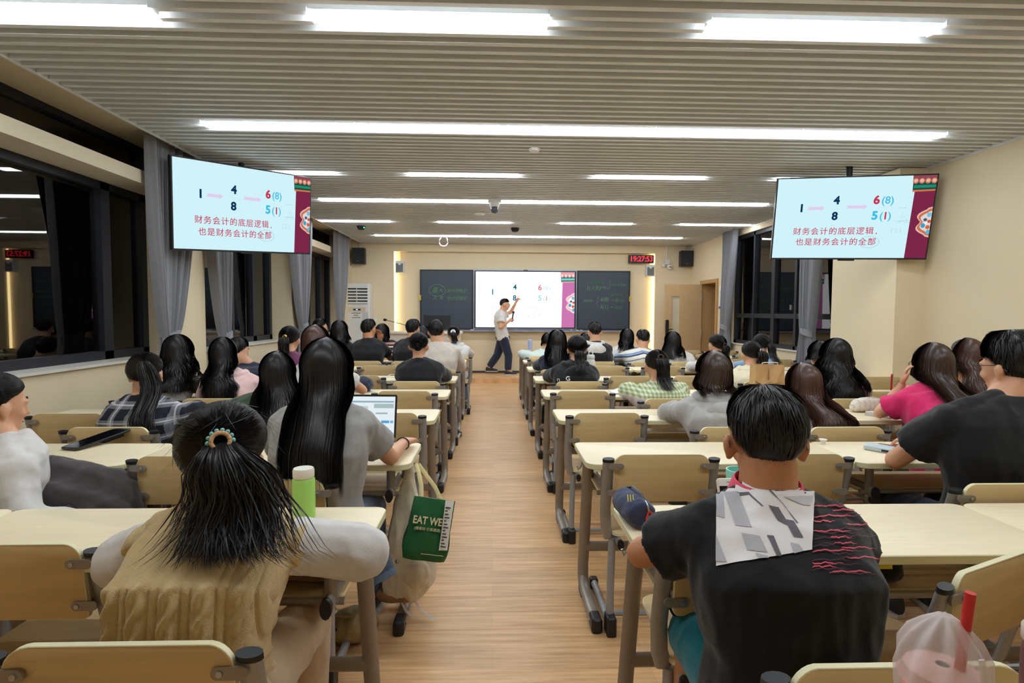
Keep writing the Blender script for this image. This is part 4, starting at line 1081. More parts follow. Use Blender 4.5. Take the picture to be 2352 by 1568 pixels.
DENIM = cloth('denim', (92,106,126), var=.15); DENIMD = cloth('denim_dark', (62,76,92), var=.15); PINKH = cloth('pale_pink', (232,196,192)); GREEN = cloth('bottle_green', (56,78,54)); HOT = cloth('hot_pink', (216,44,104))
KNIT = cloth('cream_knit', (205,180,132), bump=.6, var=.08); HOODG = cloth('grey_hoodie', (176,174,170), var=.1); OATW = cloth('oat_white', (214,208,200)); OAT = cloth('oat', (206,196,184)); CREAM = cloth('cream', (228,216,186)); PURP = cloth('plum', (106,52,84))
BROWN = cloth('rust_brown', (176,110,62)); LBLUE = cloth('light_blue', (150,182,212)); MINT = cloth('pale_mint', (206,222,214)); TEAL = cloth('teal', (0,112,128)); BEIGEP = cloth('beige_trousers', (190,164,132)); STAR = cloth('star_grey', (196,196,190))
def _plaid(nt, x, y, z):
    g = mth(nt,'MULTIPLY', mth(nt,'ADD', band(nt,x,.085,.12,.52), band(nt,z,.085,.2,.6)), .28)
    wl = mth(nt,'MULTIPLY', mth(nt,'MAXIMUM', band(nt,x,.085,.28,.36), band(nt,z,.085,.36,.44)), .55)
    return [(g,(190,192,200)),(wl,(236,234,230))]
PLAID = pattern_mat('cloth_plaid', (34,36,46), _plaid)
GING = pattern_mat('cloth_gingham', (214,209,206), lambda nt,x,y,z: [(mth(nt,'GREATER_THAN',z,.775),(222,222,200)),(mth(nt,'MULTIPLY', mth(nt,'MULTIPLY', mth(nt,'ADD', band(nt,x,.027,0,.5), band(nt,z,.027,0,.5)), .45), mth(nt,'GREATER_THAN',z,.775)),(132,158,84))])
def _stripes(nt, x, y, z):
    zz = mth(nt,'ADD', z, mth(nt,'MULTIPLY', mth(nt,'ABSOLUTE', x), .25))
    return [(band(nt,zz,.125,.10,.24),(58,72,96)),(band(nt,zz,.125,.26,.42),(122,152,186)),(band(nt,zz,.125,.70,.78),(96,112,134))]
STRIPE = pattern_mat('cloth_blue_stripe', (226,220,210), _stripes)
CARD = pattern_mat('cloth_cardigan', (58,42,44), lambda nt,x,y,z: [(band(nt,z,.10,.05,.22),(226,206,186)),(band(nt,z,.10,.45,.6),(206,140,130)),(band(nt,z,.10,.62,.68),(226,206,186))])
SHOE = mat('shoe_dark', (40,40,44), .6, var=.1, scale=30); SOLE = mat('shoe_sole', (206,200,190), .6, var=.05); SHOEL = mat('shoe_light', (196,188,178), .6, var=.08, scale=30)
GOLD = mat('gold_clip', (206,170,90), .3, .9); WHTIE = mat('white_scrunchie', (234,232,230), .8, bump=.4); DARKTIE = mat('dark_tie', (70,40,34), .7); TURQ = mat('turquoise_bead', (126,190,190), .15, var=.1, scale=60); WIRE = mat('glasses_wire', (60,56,58), .3, .6); SILV = mat('silver_clip', (214,214,220), .25, .9)

LV = [(.0068,.0075,2600,.0022),(.0078,.0085,2200,.0024),(.0105,.0105,1200,.0034),(.0125,.0125,900,.0038),(.0145,.013,600,.0046),(.018,.0155,380,.006),(.018,.016,340,.006),(.019,.017,300,.0065)]
def shoe(root, an, ft, m):
    an = Vector(an); d = Vector((ft[0],ft[1],0)).normalized(); s = d.cross(Vector((0,0,1))); q = MB(); rings = []
    zb = an.z-.085
    for a, wd, hh in ((-.065,.022,.06),(-.05,.034,.085),(0,.037,.095),(.06,.040,.068),(.12,.042,.05),(.165,.034,.04),(.185,.016,.03)):
        c = an+d*a; c.z = zb+.012
        rings.append([c+s*math.cos(t)*wd+Vector((0,0,hh/2+math.sin(t)*hh/2)) for t in [2*PI*i/12 for i in range(12)]])
    q.loft(rings); o = q.build('shoe', m, root)
    q2 = MB(); poly = []
    for a, wd in ((-.07,.02),(-.05,.036),(0,.039),(.06,.042),(.12,.044),(.165,.036),(.19,.015)): poly.append((a,wd))
    P = [(an+d*a+s*w_) for a, w_ in poly]+[(an+d*a-s*w_) for a, w_ in poly[::-1]]
    q2.prism([(p.x,p.y) for p in P], 'z', zb, zb+.016); q2.build('sole', SOLE, o)

PEOPLE = {}
def person(pid, label, hair, shirt, pants, k=0, sw=.185, male=False, bow=.35, yaw=0.0, roll=0.0, rz=0.0, skin=SKIN, hm=None, arms=None, legs=None, specs=None, hood=None, sleeve='long', inf=.012, folds=.007, world=None, shoes=SHOE, vest=None, hm_group='students seated in the room', post=None, shmats=None, shorts=False, chair=True, chl=None, chxy=None, sub=0, seat_side=None, sz=None, collar=None, build=1.0):
    hair = dict(hair); side = -DATA[pid][4]*.022; hair['fall'] = hair.get('fall',0)+side; hair['dx'] = hair.get('dx',0)+side
    kk, hx, hy, hz, sx, sy, szz, hip = DATA[pid]; k = kk
    vb, vs, N, wd = LV[min(k,7)]
    root = thing('person', label, 'person', (sx,hip,0), rz, hm_group)
    Rz = Matrix.Rotation(-rz,3,'Z'); L = lambda x,y,z: Rz @ Vector((x-sx,y-hip,z))
    H, S = L(hx,hy,hz), L(sx,max(sy,hy-.06),hz-.165 if sz is None else sz); P = Vector((0,0,.530))
    ey = NEAR[k]-hip+.045
    A = {}
    for s, sg in (('L',-1),('R',1)):
        A[s] = (Vector((sg*(sw+.012), ey, .79)), Vector((sg*.105, ey+.195, .792)), None)
    if arms: A.update(arms)
    G = {s: ((sg*.088,.03,.534),(sg*.115,.40,.515),(sg*.105,.40,.088),(sg*.02,.14,-.05)) for s, sg in (('L',-1),('R',1))}
    if legs: G.update(legs)
    b = anatomy(H, S, P, sw, rot_head(bow*.55,yaw,roll), A, G, male, build); b.collar = collar
    return finish(root, b, hair, shirt, pants, vb, vs, N, wd, skin, hm or [HAIR], specs, hood, sleeve, inf, folds, shoes, vest, post, shmats, shorts, sub, pid,
        (None if not chair else ((chxy or (sx, hip-.185))+((rnd.uniform(-.04,.04) if chxy is None else 0.0),), chl)), k, sx, sw)

def finish(root, b, hair, shirt, pants, vb, vs, N, wd, skin, hm, specs, hood, sleeve, inf, folds, shoes, vest, post, shmats, shorts, sub, pid, chair, k, sx, sw):
    bm_, hm_ = MB(), MB(); fine = vb < .0095; b.inf, b.hood = inf, hood is not None; b.slv = .60
    if len(hm) == 1: hm = [hm[0], {'hair_black':HAIRS,'hair_brown':HAIRBS,'hair_redbrown':HAIRRS}[hm[0].name]]
    body_prims(bm_, b, hm_, fine)
    blob('body', root, [skin], [(bm_, vb)]+([] if fine else [(hm_, .0058)]), it=2)
    sh = MB(); torso(sh, b, inf, 0, 7, hem=.006); sleeves(sh, b, sleeve, inf+(.016 if vest else 0))
    b.shirt = blob('shirt', root, shmats or [shirt], [(sh, vs)], it=3, folds=folds*1.4, post=post, sub=sub)
    if vest:
        v = MB(); torso(v, b, inf+.012, 0, 7, n=28); b.vest = blob('vest', root, [vest[0]], [(v, vs)], it=3, folds=.003, post=vest[1], sub=1)
    if pants:
        tr_ = MB(); trousers(tr_, b, .026 if pid == 'T0' else .012, shorts); blob('shorts' if shorts else 'trousers', root, [pants], [(tr_, vs*1.2)], it=2, folds=.006)
    for s in 'LR': shoe(root, b.legs[s][2], b.legs[s][3], shoes)
    hoods = []
    if hood:
        h = MB(); c = b.S+Vector((0,0,0)); bk = back_of(b); yb = float(bk(b.S.x, b.S.z-.03))
        for t in np.linspace(-1.9,1.9,13):
            h.ell(c+Vector((.102*math.sin(t), -.018-.064*math.cos(t), .028-.014*math.cos(t))), (.036,.038,.042), None, 10, 8)
        h.ell(Vector((c.x, yb-.010, c.z-.05)), (.125,.050,.085), None, 16, 10); h.ell(Vector((c.x, yb-.012, c.z-.11)), (.075,.045,.06), None, 14, 8)
        hoods.append(h); blob('hood', root, [hood], [(h, vs*.9)], it=3, folds=.008, fscale=(14,14,9))
    back_grid(b, [sh]+([v] if vest else [])+hoods, .008+folds*.5)
    make_hair(b, root, hair, vb, N, wd, hm, hash(pid) % 1000 if not pid[1:].isdigit() else int(pid[1:]))
    if getattr(b, 'collar', None):
        c = b.spine[6]; q = MB(); rings = []
        for dz, k in ((-.012,.083),(-.010,.088),(.024,.075),(.027,.071),(.018,.068),(-.012,.076)): rings.append([c+Vector((k*math.cos(t)*1.03, k*.98*math.sin(t)+.004, dz+.010*math.sin(t))) for t in [2*PI*i/28 for i in range(28)]])
        q.loft(rings, close=False); q.build('collar', b.collar, root)
    eye_mesh(); H, M = b.H, b.M
    for s in (-1,1):
        e = fresh('eye', SHARED['eye'], root, H+M@Vector((s*.031,.0675,.010))); e.rotation_euler = M.to_euler()
        e = fresh('eyebrow', SHARED['brow'], root, H+M@Vector((s*.032,.0765,.036))); e.rotation_euler = (M @ Matrix.Scale(s,3,(1,0,0))).to_euler() if s > 0 else M.to_euler()
    e = fresh('mouth', SHARED['mouth'], root, H+M@Vector((0,.0775,-.062))); e.rotation_euler = M.to_euler()
    if specs: glasses(root, b, specs)
    b.root = root; PEOPLE[pid] = b
    if chair:
        (cx, cy, cr), cl = chair
        i = int(round((cx-XA_R-.3)/.6)) if cx > 0 else int(round((XA_L-.3-cx)/.6)); side = 'R' if cx > 0 else 'L'
        while (side,k,i) in TAKEN and i > 0: i -= 1
        TAKEN[(side,k,i)] = pid
        place_chair(cx, cy, cr, cl or ' '.join(('maple chair of the '+root['label']).split()[:15]).rstrip(','))
    return b

# cable-knit relief and the sports shirt print
def cables(v, q):
    n = vnormals(v, q); x, z = v[:,0]+.06*(v[:,2]-.7)*v[:,0], v[:,2]
    u = (x/.066+50.5)%1-.5; t = 2*PI*z/.105; A, B = .135*np.sin(t), -.135*np.sin(t); wd = .17
    ha = np.clip(1-((u-A)/wd)**2,0,1)*(.72+.38*np.cos(t)); hb = np.clip(1-((u-B)/wd)**2,0,1)*(.72-.38*np.cos(t))
    h = .0140*np.maximum(ha, hb)**.8-.007*np.exp(-((np.abs(u)-.36)/.035)**2)+.0012*(vnoise(v*140)-.5)
    return v+n*(h*np.clip((1.0-np.abs(n[:,2]))*2,0,1))[:,None], None
DATA = {
'P1':(0, -0.66, 1.42, 1.03, -0.645, 1.3, 0.958, 1.22),
'P2':(1, -1.928, 2.28, 1.022, -1.812, 2.2, 0.858, 2.18),
'P3':(1, -0.668, 2.33, 1.152, -0.668, 2.26, 1.038, 2.2),
'P4':(2, -1.982, 3.33, 1.028, -1.958, 3.24, 0.96, 3.17),
'P5':(2, -1.222, 3.3, 1.033, -1.293, 3.2, 0.973, 3.13),
'P6':(3, -2.31, 4.28, 1.083, -2.347, 4.2, 0.941, 4.14),
'P7':(3, -1.979, 4.28, 1.068, -1.906, 4.2, 0.992, 4.14),
'P8':(3, -1.318, 4.3, 1.16, -1.266, 4.22, 1.005, 4.14),
'P9':(4, -2.406, 5.5, 1.012, -2.25, 5.4, 0.954, 5.2),
'P10':(4, -1.84, 5.25, 1.132, -1.823, 5.18, 1.032, 5.12),
'P11':(7, -2.416, 8.12, 1.157, -2.423, 8.05, 0.938, 7.95),
'P12':(6, -1.925, 7.25, 1.148, -1.912, 7.15, 1.055, 7.1),
'P13':(6, -1.557, 7.25, 1.166, -1.544, 7.18, 1.028, 7.12),
'P14':(7, -1.549, 8.12, 1.094, -1.438, 8.0, 0.993, 7.95),
'P15':(6, -1.009, 7.3, 1.168, -1.023, 7.2, 1.073, 7.12),
'P16':(7, -0.992, 8.15, 1.065, -0.956, 8.0, 0.977, 7.95),
'P17':(5, -0.619, 6.25, 1.174, -0.587, 6.2, 1.025, 6.14),
'P18':(4, -0.675, 5.22, 1.082, -0.656, 5.16, 0.97, 5.12),
'P19':(7, -0.559, 8.12, 1.068, -0.533, 8.0, 0.966, 7.95),
'P20':(0, 0.66, 1.36, 1.084, 0.643, 1.26, 0.974, 1.2),
'P21':(1, 2.058, 2.21, 1.188, 1.973, 2.17, 1.036, 2.17),
'P22':(2, 1.302, 3.33, 1.038, 1.285, 3.24, 0.933, 3.15),
'P23':(2, 1.864, 3.36, 0.967, 1.868, 3.26, 0.879, 3.15),
'P24':(2, 2.655, 3.38, 1.086, 2.6, 3.26, 0.943, 3.15),
'P25':(3, 1.251, 4.34, 0.984, 1.254, 4.22, 0.88, 4.14),
'P26':(3, 2.593, 4.26, 1.07, 2.565, 4.2, 0.959, 4.14),
'P27':(3, 3.594, 4.24, 1.084, 3.545, 4.18, 0.963, 4.14),
'P28':(4, 0.77, 5.25, 1.055, 0.743, 5.18, 0.92, 5.12),
'P29':(4, 2.422, 5.3, 1.006, 2.39, 5.2, 0.946, 5.12),
'P30':(4, 3.076, 5.3, 1.009, 2.996, 5.2, 0.955, 5.12),
'P31':(5, 0.701, 6.25, 1.076, 0.695, 6.18, 0.969, 6.14),
'P32':(6, 1.29, 7.25, 1.141, 1.281, 7.18, 1.0, 7.12),
'P33':(5, 2.468, 6.25, 1.035, 2.441, 6.18, 0.941, 6.14),
'P34':(5, 3.014, 6.35, 1.038, 2.967, 6.2, 1.013, 6.14),
'P35':(6, 1.924, 7.3, 1.048, 1.88, 7.18, 0.974, 7.1),
'P36':(7, 1.915, 8.15, 1.034, 1.835, 8.0, 0.925, 7.95),
'P37':(6, 2.293, 7.25, 1.024, 2.37, 7.18, 0.932, 7.1),
'P38':(7, 0.787, 8.12, 0.968, 0.685, 8.0, 0.909, 7.95),
'P39':(7, 1.316, 8.12, 0.971, 1.299, 8.0, 0.893, 7.95),
}
JP = [[(-0.1879, 1.1146), (0.0172, 1.114), (0.0178, 0.9869), (0.0175, 0.9109), (-0.1814, 0.8787)], ([(-0.1702, 1.0314), (-0.1398, 1.0325), (-0.1098, 0.9583), (-0.143, 0.9624)], (188, 188, 194)), ([(-0.1854, 1.034), (-0.1714, 1.0314), (-0.1663, 0.9779), (-0.1842, 0.9831)], (188, 188, 194)), ([(-0.1422, 1.03), (-0.1169, 1.0311), (-0.0881, 1.0029), (-0.0919, 1.0029), (-0.1167, 1.026), (-0.137, 1.0236)], (112, 108, 116)), ([(-0.078, 1.0054), (-0.0574, 1.0002), (-0.0413, 0.9745), (-0.0233, 0.9705), (-0.0017, 0.9357), (-0.0223, 0.9372), (-0.0358, 0.9617), (-0.0566, 0.972)], (112, 108, 116)), ([(-0.0867, 1.0437), (-0.0712, 1.0334), (-0.0129, 0.9653), (-0.0167, 0.9654), (-0.0475, 1.0078)], (112, 108, 116)), ([(-0.1312, 0.947), (-0.0927, 0.9403), (-0.0751, 0.9054), (-0.1175, 0.911)], (188, 188, 194)), ([(-0.0787, 0.9415), (-0.0659, 0.9401), (-0.0467, 0.8975), (-0.057, 0.8976)], (112, 108, 116)), ([(-0.1833, 0.9448), (-0.1589, 0.8856), (-0.1819, 0.8884)], (188, 188, 194)), ([(-0.0296, 0.9256), (-0.0115, 0.9216), (-0.0008, 0.9074), (-0.0212, 0.9024)], (188, 188, 194)), ([(-0.1007, 0.9044), (-0.0749, 0.8977), (-0.0722, 0.8938), (-0.0953, 0.8928)], (188, 188, 194)), ([(-0.0712, 1.0334), (-0.0479, 1.0231), (0.0134, 1.0228), (0.0206, 1.038), (0.0089, 1.0036), (-0.0065, 1.005)], (206, 204, 208))]
ARM = lambda E, W, d=None, **k: (Vector(E), Vector(W), dict(d=d, **k) if d else (k or None))
# nearest row
person('P1', 'person in a cable-knit vest over a white shirt, with a beaded ponytail', dict(style='pony', tie=82, tiex=24, L=.20, r=.050, fan=1.5, mess=.018, dx=.03, curl=.016, vol=.020, prof=[.28,.55,1.05,.95,.35], tie_mat=TURQ, beads=True, tie_r=.022, wisps=110), WHT, BEIGEP, sw=.175, bow=.42, inf=.006, folds=.006, build=.90, vest=(KNIT, cables), arms={'R':ARM((.315,.20,.795),(.10,.33,.795)),'L':ARM((-.25,.18,.79),(-.06,.32,.79))}, chxy=(-.665,1.045), sz=.89)
person('P20', 'person in a black and white sports shirt with a pink collar', dict(style='male', vol=.014, len=.055, lift=.020), BLK, TEAL, sw=.205, male=True, bow=.45, yaw=-.16, skin=SKIN2, specs=WIRE, sleeve='short', inf=.016, folds=.009, post=None, shorts=True, arms={'L':ARM((-.262,.215,.79),(-.06,.345,.80)),'R':ARM((.275,.20,.785),(.07,.35,.80))}, legs={'L':((-.08,.03,.534),(-.085,.33,.525),(-.12,.27,.088),(-.03,.14,-.05)),'R':((.09,.03,.534),(.165,.36,.515),(.15,.33,.088),(.03,.14,-.05))}, chxy=(.707,.95), shoes=SHOEL, sz=.925, collar=mat('collar_pink',(232,74,104),.7))
# second row
person('P2', 'person in a white long-sleeved top seen in profile at the edge', dict(style='pony', tie=100, L=.16, r=.024, vol=.008), WHT, DGREY, rz=-.95, yaw=.42, bow=.22, sw=.185, folds=.009, inf=.016, chxy=(-1.98,2.06), arms={'L':ARM((-.21,.10,.66),(-.07,.26,.60)),'R':ARM((.215,.05,.65),(.12,.26,.575))}, sz=.85)
person('P3', 'person in a grey T-shirt with very long straight black hair', dict(style='long', L=.42, flare=.16, span=102, vol=.010, round=.8), GREYT, DENIM, sw=.19, bow=.10, sleeve='short', inf=.016, folds=.008, arms={'R':ARM((.235,.205,.785),(.262,.415,.80),(.12,1,-.05),curl=.35),'L':ARM((-.235,.22,.785),(-.06,.40,.79))}, chxy=(-.80,2.06))
person('P21', 'person in a black polo shirt with short shaggy hair and glasses', dict(style='shag', vol=.024, len=.06, lift=.022), BLK, NAVY, sw=.225, male=True, bow=.25, yaw=.34, specs=WIRE, sleeve='short', inf=.022, folds=.007, arms={'L':ARM((-.25,.20,.775),(-.05,.38,.79))}, chxy=(1.86,1.965))
# third row
person('P4', 'person in a black and white plaid shirt with a long ponytail', dict(style='pony', tie=66, tiex=28, L=.37, r=.036, fan=1.2, dx=.05, vol=.006, mess=.008), PLAID, PLAID, sw=.195, bow=.30, inf=.018, folds=.010)
person('P5', 'person in a bottle-green T-shirt with long loose black hair', dict(style='long', L=.36, flare=.02, span=92, vol=.006, fall=.055), GREEN, DENIMD, sw=.215, bow=.15, sleeve='short', inf=.022, folds=.008)
person('P22', 'person in a grey hooded sweatshirt with straight brown hair', dict(style='long', L=.14, flare=.20, span=116, vol=.008, fall=-.03), HOODG, DGREY, hm=[HAIRB], sw=.20, bow=.40, hood=HOODG, inf=.020, folds=.010)
person('P23', 'person in a pale hooded sweatshirt with long reddish-brown hair', dict(style='long', L=.30, flare=.30, span=112, vol=.006, fall=.06, wave=.004), OATW, DENIM, hm=[HAIRR], sw=.19, bow=.45, roll=-.12, hood=OATW, inf=.018, folds=.010)
person('P24', 'person in a hot-pink T-shirt with long dark hair, hand to cheek', dict(style='long', L=.33, flare=.42, span=112, vol=.010, fall=.05, wave=.006), HOT, DENIM, hm=[HAIRB], sw=.195, bow=.20, yaw=.12, sleeve='short', inf=.020, folds=.009, specs=WIRE, arms={'L':ARM((-.215,.28,.79),(-.075,.29,.965),(.20,-.05,1),nrm=(-.8,.6,0),curl=.5)})
# fourth row
person('P6', 'person in a pale mottled top with long wavy black hair by the window', dict(style='long', L=.30, flare=.35, span=112, wave=.014, vol=.008), STAR, DENIM, sw=.185, bow=.25, folds=.008)
person('P7', 'person in a pale pink hooded jacket with long black hair', dict(style='long', L=.36, flare=.10, span=84, vol=.004, fall=.05, wave=.004), PINKH, DGREY, sw=.195, bow=.20, hood=PINKH, inf=.022, folds=.012)
person('P8', 'person in a white T-shirt with a brown bob, elbow on the desk', dict(style='bob', L=.10, flare=.05, span=116, vol=.006), WHT, DENIMD, hm=[HAIRR], sw=.185, bow=.15, sleeve='short', arms={'R':ARM((.27,.26,.795),(.10,.33,.86),(-.3,.3,1),curl=.9)})
person('P25', 'person in a green gingham and white shirt with a short ponytail', dict(style='pony', tie=78, L=.20, r=.034, fan=1.1, dx=.05, vol=.006, tie_mat=DARKTIE, wisps=40), GING, BEIGEP, sw=.20, bow=.50, inf=.022, folds=.011, vest=None)
person('P26', 'person in a pink top almost hidden by big wavy black hair', dict(style='long', L=.32, flare=.75, span=118, wave=.012, vol=.014), HOT, BLK, sw=.185, bow=.12, sleeve='short')
person('P27', 'person in a rust-brown top with long brown hair and a fringe', dict(style='long', L=.28, flare=.22, span=112, vol=.006, fall=.0, fringe=True), BROWN, DENIMD, hm=[HAIRR], sw=.18, bow=.15, yaw=.35, sleeve='short')
# middle row
person('P9', 'person in a navy T-shirt with short black hair by the window', dict(style='crop', vol=.010, len=.06), NAVY, BLK, sw=.19, male=True, bow=.35, yaw=-.25, sleeve='short')
person('P10', 'person in a plum top with a gold-clipped ponytail', dict(style='pony', tie=92, L=.17, r=.030, dx=-.04, vol=.008, tie_mat=GOLD, tie_r=.013, tie_w=.009), PURP, DENIM, sw=.185, bow=.2)
person('P18', 'person in a black sweater with a low bun', dict(style='bun', tie=98, tiex=14, vol=.006), BLK, BEIGEP, sw=.20, bow=.30, yaw=-.1, inf=.016)
person('P28', 'person in a black hooded sweatshirt lettered in white, hair tied low', dict(style='pony', tie=108, L=.17, r=.028, dx=.02, vol=.012), BLK, BLK, sw=.20, bow=.20, hood=BLK, inf=.020, shoes=SHOEL)
person('P29', 'person in a cream shirt with a silver clip on a ponytail', dict(style='pony', tie=90, tiex=25, L=.19, r=.030, dx=.03, vol=.006, tie_mat=SILV, tie_r=.013), CREAM, DENIM, sw=.205, bow=.35, hood=CREAM, inf=.018, folds=.012)
person('P30', 'person in a pale grey top behind the big wavy hair', dict(style='bob', L=.08, span=116, vol=.006), OAT, DENIM, sw=.18, bow=.2)
# farther rows
person('P17', 'person in an oat-white jacket with short thick black hair', dict(style='male', vol=.016, len=.06), OAT, DENIM, male=True, sw=.205, bow=.18, inf=.02, folds=.012)
person('P31', 'person in a navy-black hooded top with long loose hair near the aisle', dict(style='long', L=.28, flare=.35, span=112, wave=.004, vol=.004, fall=-.02), NAVY, BLK, sw=.185, bow=.2)
person('P33', 'person in a white top with a low ponytail and side barrette', dict(style='pony', tie=104, L=.15, r=.026, dx=.03, vol=.006, tie_mat=DARKTIE), WHT, DENIM, sw=.185, bow=.25, yaw=.35)
person('P34', 'person in a light-blue jacket with a side ponytail by the window', dict(style='pony', tie=98, tiex=20, L=.20, r=.028, dx=.08, vol=.008), LBLUE, DENIM, sw=.185, bow=.3, hood=LBLUE)
person('P11', 'person in black with glasses, short dark hair, beside the corner curtain', dict(style='crop', vol=.012, len=.05), BLK, NAVY, male=True, sw=.195, bow=.1, yaw=-.7, specs=WIRE)
person('P12', 'person in a black blazer with a white collar and wavy shoulder hair', dict(style='long', L=.18, flare=.35, span=112, wave=.008, vol=.006), BLK, BLK, sw=.185, bow=.12)
person('P13', 'person in a black T-shirt resting his face on one hand', dict(style='male', vol=.012, len=.055, lift=.014), BLK, DENIM, male=True, sw=.205, bow=.12, yaw=-.45, sleeve='short', skin=SKIN2, arms={'R':ARM((.22,.28,.795),(.105,.225,1.02),(-.10,-.03,1),nrm=(.3,1,0),curl=.5)})
person('P15', 'person in a black jacket with short black hair, head turned', dict(style='male', vol=.012, len=.055), BLK, NAVY, male=True, sw=.205, bow=.12, yaw=-.35, inf=.02)
person('P32', 'person in a black jacket with a wide white hood', dict(style='crop', vol=.008, len=.04), BLK, DENIM, male=True, sw=.205, bow=.2, hood=WHT, inf=.018)
person('P35', 'person in a white shirt with blue stripes, head bowed', dict(style='crop', vol=.008, len=.04), STRIPE, BLK, male=True, sw=.225, bow=.45, inf=.022)
person('P37', 'person with long straight black hair before the open door', dict(style='long', L=.24, flare=.3, span=112, vol=.006), OATW, DENIM, sw=.18, bow=.2)
person('P14', 'person in a dark cardigan with cream and pink stripes and glasses', dict(style='long', L=.16, flare=.15, span=100, vol=.004, fall=-.02), CARD, DENIM, sw=.185, bow=.15, yaw=-.45, specs=WIRE)
person('P16', 'person with headphones mostly hidden between two black jackets', dict(style='bob', L=.09, span=110, vol=.004), OAT, DENIM, sw=.175, bow=.2)
person('P19', 'person in a white hooded top with a white scrunchie in the front rows', dict(style='pony', tie=92, L=.14, r=.026, vol=.006, tie_mat=WHTIE, tie_r=.022, tie_w=.016, dx=.02), WHT, DENIM, sw=.20, bow=.35, hood=WHT)
person('P36', 'person in a white blouse, long black hair falling to one side', dict(style='long', L=.22, flare=.15, span=100, vol=.004, fall=-.05), WHT, DENIM, sw=.18, bow=.3)
person('P38', 'person in a pale mint sweater leaning towards the aisle', dict(style='bob', L=.07, span=112, vol=.008), MINT, DENIM, sw=.185, bow=.5, inf=.02, arms={'L':ARM((-.27,.18,.80),(-.14,.34,.80))})
person('P39', 'person with dark hair mostly hidden behind the white-hooded person', dict(style='bob', L=.08, span=112, vol=.006), BLK, DENIM, sw=.18, bow=.3)

# the teacher
def teacher():
    root = thing('person', 'person in a white T-shirt and navy trousers, teaching at the front with a microphone', 'person', (.20,11.88,.10), -PI/2)
    A = {'R':ARM((.235,-.05,.99),(.13,.125,1.115),(-.15,.75,.45),nrm=(.6,.3,.5),fist=True), 'L':ARM((-.235,.17,1.295),(-.17,.275,1.50),(.05,.5,.85),nrm=(-.5,-.5,.5),curl=.3,point=True)}
    G = {'R':((.085,.01,.74),(.075,.12,.40),(.08,.105,.085),(0,.15,-.05)), 'L':((-.085,-.01,.74),(-.07,-.11,.40),(-.08,-.29,.135),(0,.13,-.09))}
    b = anatomy((0,.045,1.445), (0,-.035,1.265), (0,0,.775), .195, rot_head(.10,-.12,.0), A, G, True, .93)
    finish(root, b, dict(style='crop', vol=.006, len=.03, lift=.005), WHT, NAVY, .012, .012, 700, .004, SKIN, [HAIR], WIRE, None, 'short', .024, .009, SHOE, None, None, None, False, 0, 'T0', None, 7, 0, .195)
    m = thing('microphone', 'black handheld microphone in the hand of the teacher', 'microphone')
    Rz = Matrix.Rotation(-PI/2,3,'Z'); W = lambda p: Vector((.20,11.88,.10))+Rz@Vector(p)
    a, c = W((.128,.185,1.10)), W((.10,.215,1.30)); d = (c-a).normalized(); m.location = a
    MB().cap((0,0,0), d*.16, .012, .016).build('handle', BLACKP, m); MB().ell(d*.195, (.027,.027,.03)).build('head', mat('mic_mesh',(60,62,68),.5,.5), m)
teacher()

# every sitter is placed: fill the other seats
free_chairs()

# ------------------------------------------------------------------ things on and under the desks
Z = .7505
bt = thing('water_bottle', 'lime-green bottle with a white lid on the desk of the cable-knit person', 'bottle', (-.592,1.79,Z))
MB().lathe([(.001,0),(.030,0),(.0345,.004),(.0345,.122),(.031,.128),(.001,.128)], n=28).build('bottle_body', mat('lime_enamel',(162,214,104),.35,var=.03), bt)
MB().lathe([(.0305,.1285),(.0325,.131),(.0325,.152),(.030,.158),(.001,.159)], n=28).build('lid', mat('lid_white',(232,228,214),.45,var=.01), bt)
pc = thing('pencil_case', 'navy barrel pencil case with yellow mark and a red strap', 'pencil case', (.438,1.745,Z), .12)
NVC = cloth('navy_canvas', (62,70,98), bump=.5)
pb = MB(); prof = []
for yy, r in ((-.088,.028),(-.082,.042),(-.06,.048),(0,.050),(.06,.047),(.082,.040),(.088,.026)): prof.append([Vector((r*math.cos(t)*.95, yy, .046+r*.92*math.sin(t))) for t in [2*PI*i/24 for i in range(24)]])
pb.loft(prof); blob('case_body', pc, [NVC], [(pb,.004)], it=2, folds=.005, fscale=(22,22,22))
MB().tube([(.008,-.085,.075),(.010,-.04,.0965),(.010,.03,.0985),(.008,.08,.082)], .0055, .003, n=6).build('zip', BLACKP, pc)
zp = MB(); zp.tube([(.008,-.075,.088),(.012,-.088,.075),(.014,-.092,.062)], .003, n=6).build('zip_pull', SCREW, pc)
text('Ⅲ', .03, mat('mark_yellow',(226,206,60),.6), pc, (-.028,-.052,.088), rot=(.9,0,-.2), name='yellow_mark')
MB().tube([(.014,-.092,.062),(.03,-.097,.05),(.034,-.098,.03),(.022,-.10,.012),(.008,-.098,.012),(.006,-.095,.04),(.014,-.092,.062)], .0032, n=6).build('red_cord', mat('cord_red',(206,52,40),.6), pc)
MB().tube([(.016+.016*math.cos(t), -.112+.016*math.sin(t), .003) for t in [2*PI*i/14 for i in range(15)]], .0012, n=5).build('key_ring', SCREW, pc)
MB().tube([(.022,-.10,.008),(.045,-.112,.006),(.075,-.124,.004),(.095,-.135,.004)], .009, .003, n=8, taper=[.5,.8,1.2,1.1]).build('red_strap', mat('cord_red',(206,52,40),.6), pc)
def phone(loc, rz, w, l, label, bodym, tilt=0.0, face=BLACKP, name='smartphone'):
    t = thing(name, label, 'phone', loc, rz)
    t.rotation_euler = (tilt,0,rz)
    MB().prism(rrect(-w/2,w/2,0,l,.010), 'z', 0, .009, bev=.0015).build('phone_body', bodym, t)
    MB().prism(rrect(-w/2+.003,w/2-.003,.003,l-.003,.008), 'z', .0091, .0098).build('glass_front', face, t)
    return t
SCRB = mat('phone_glass', (16,16,20), .08, var=0, spec=.6)
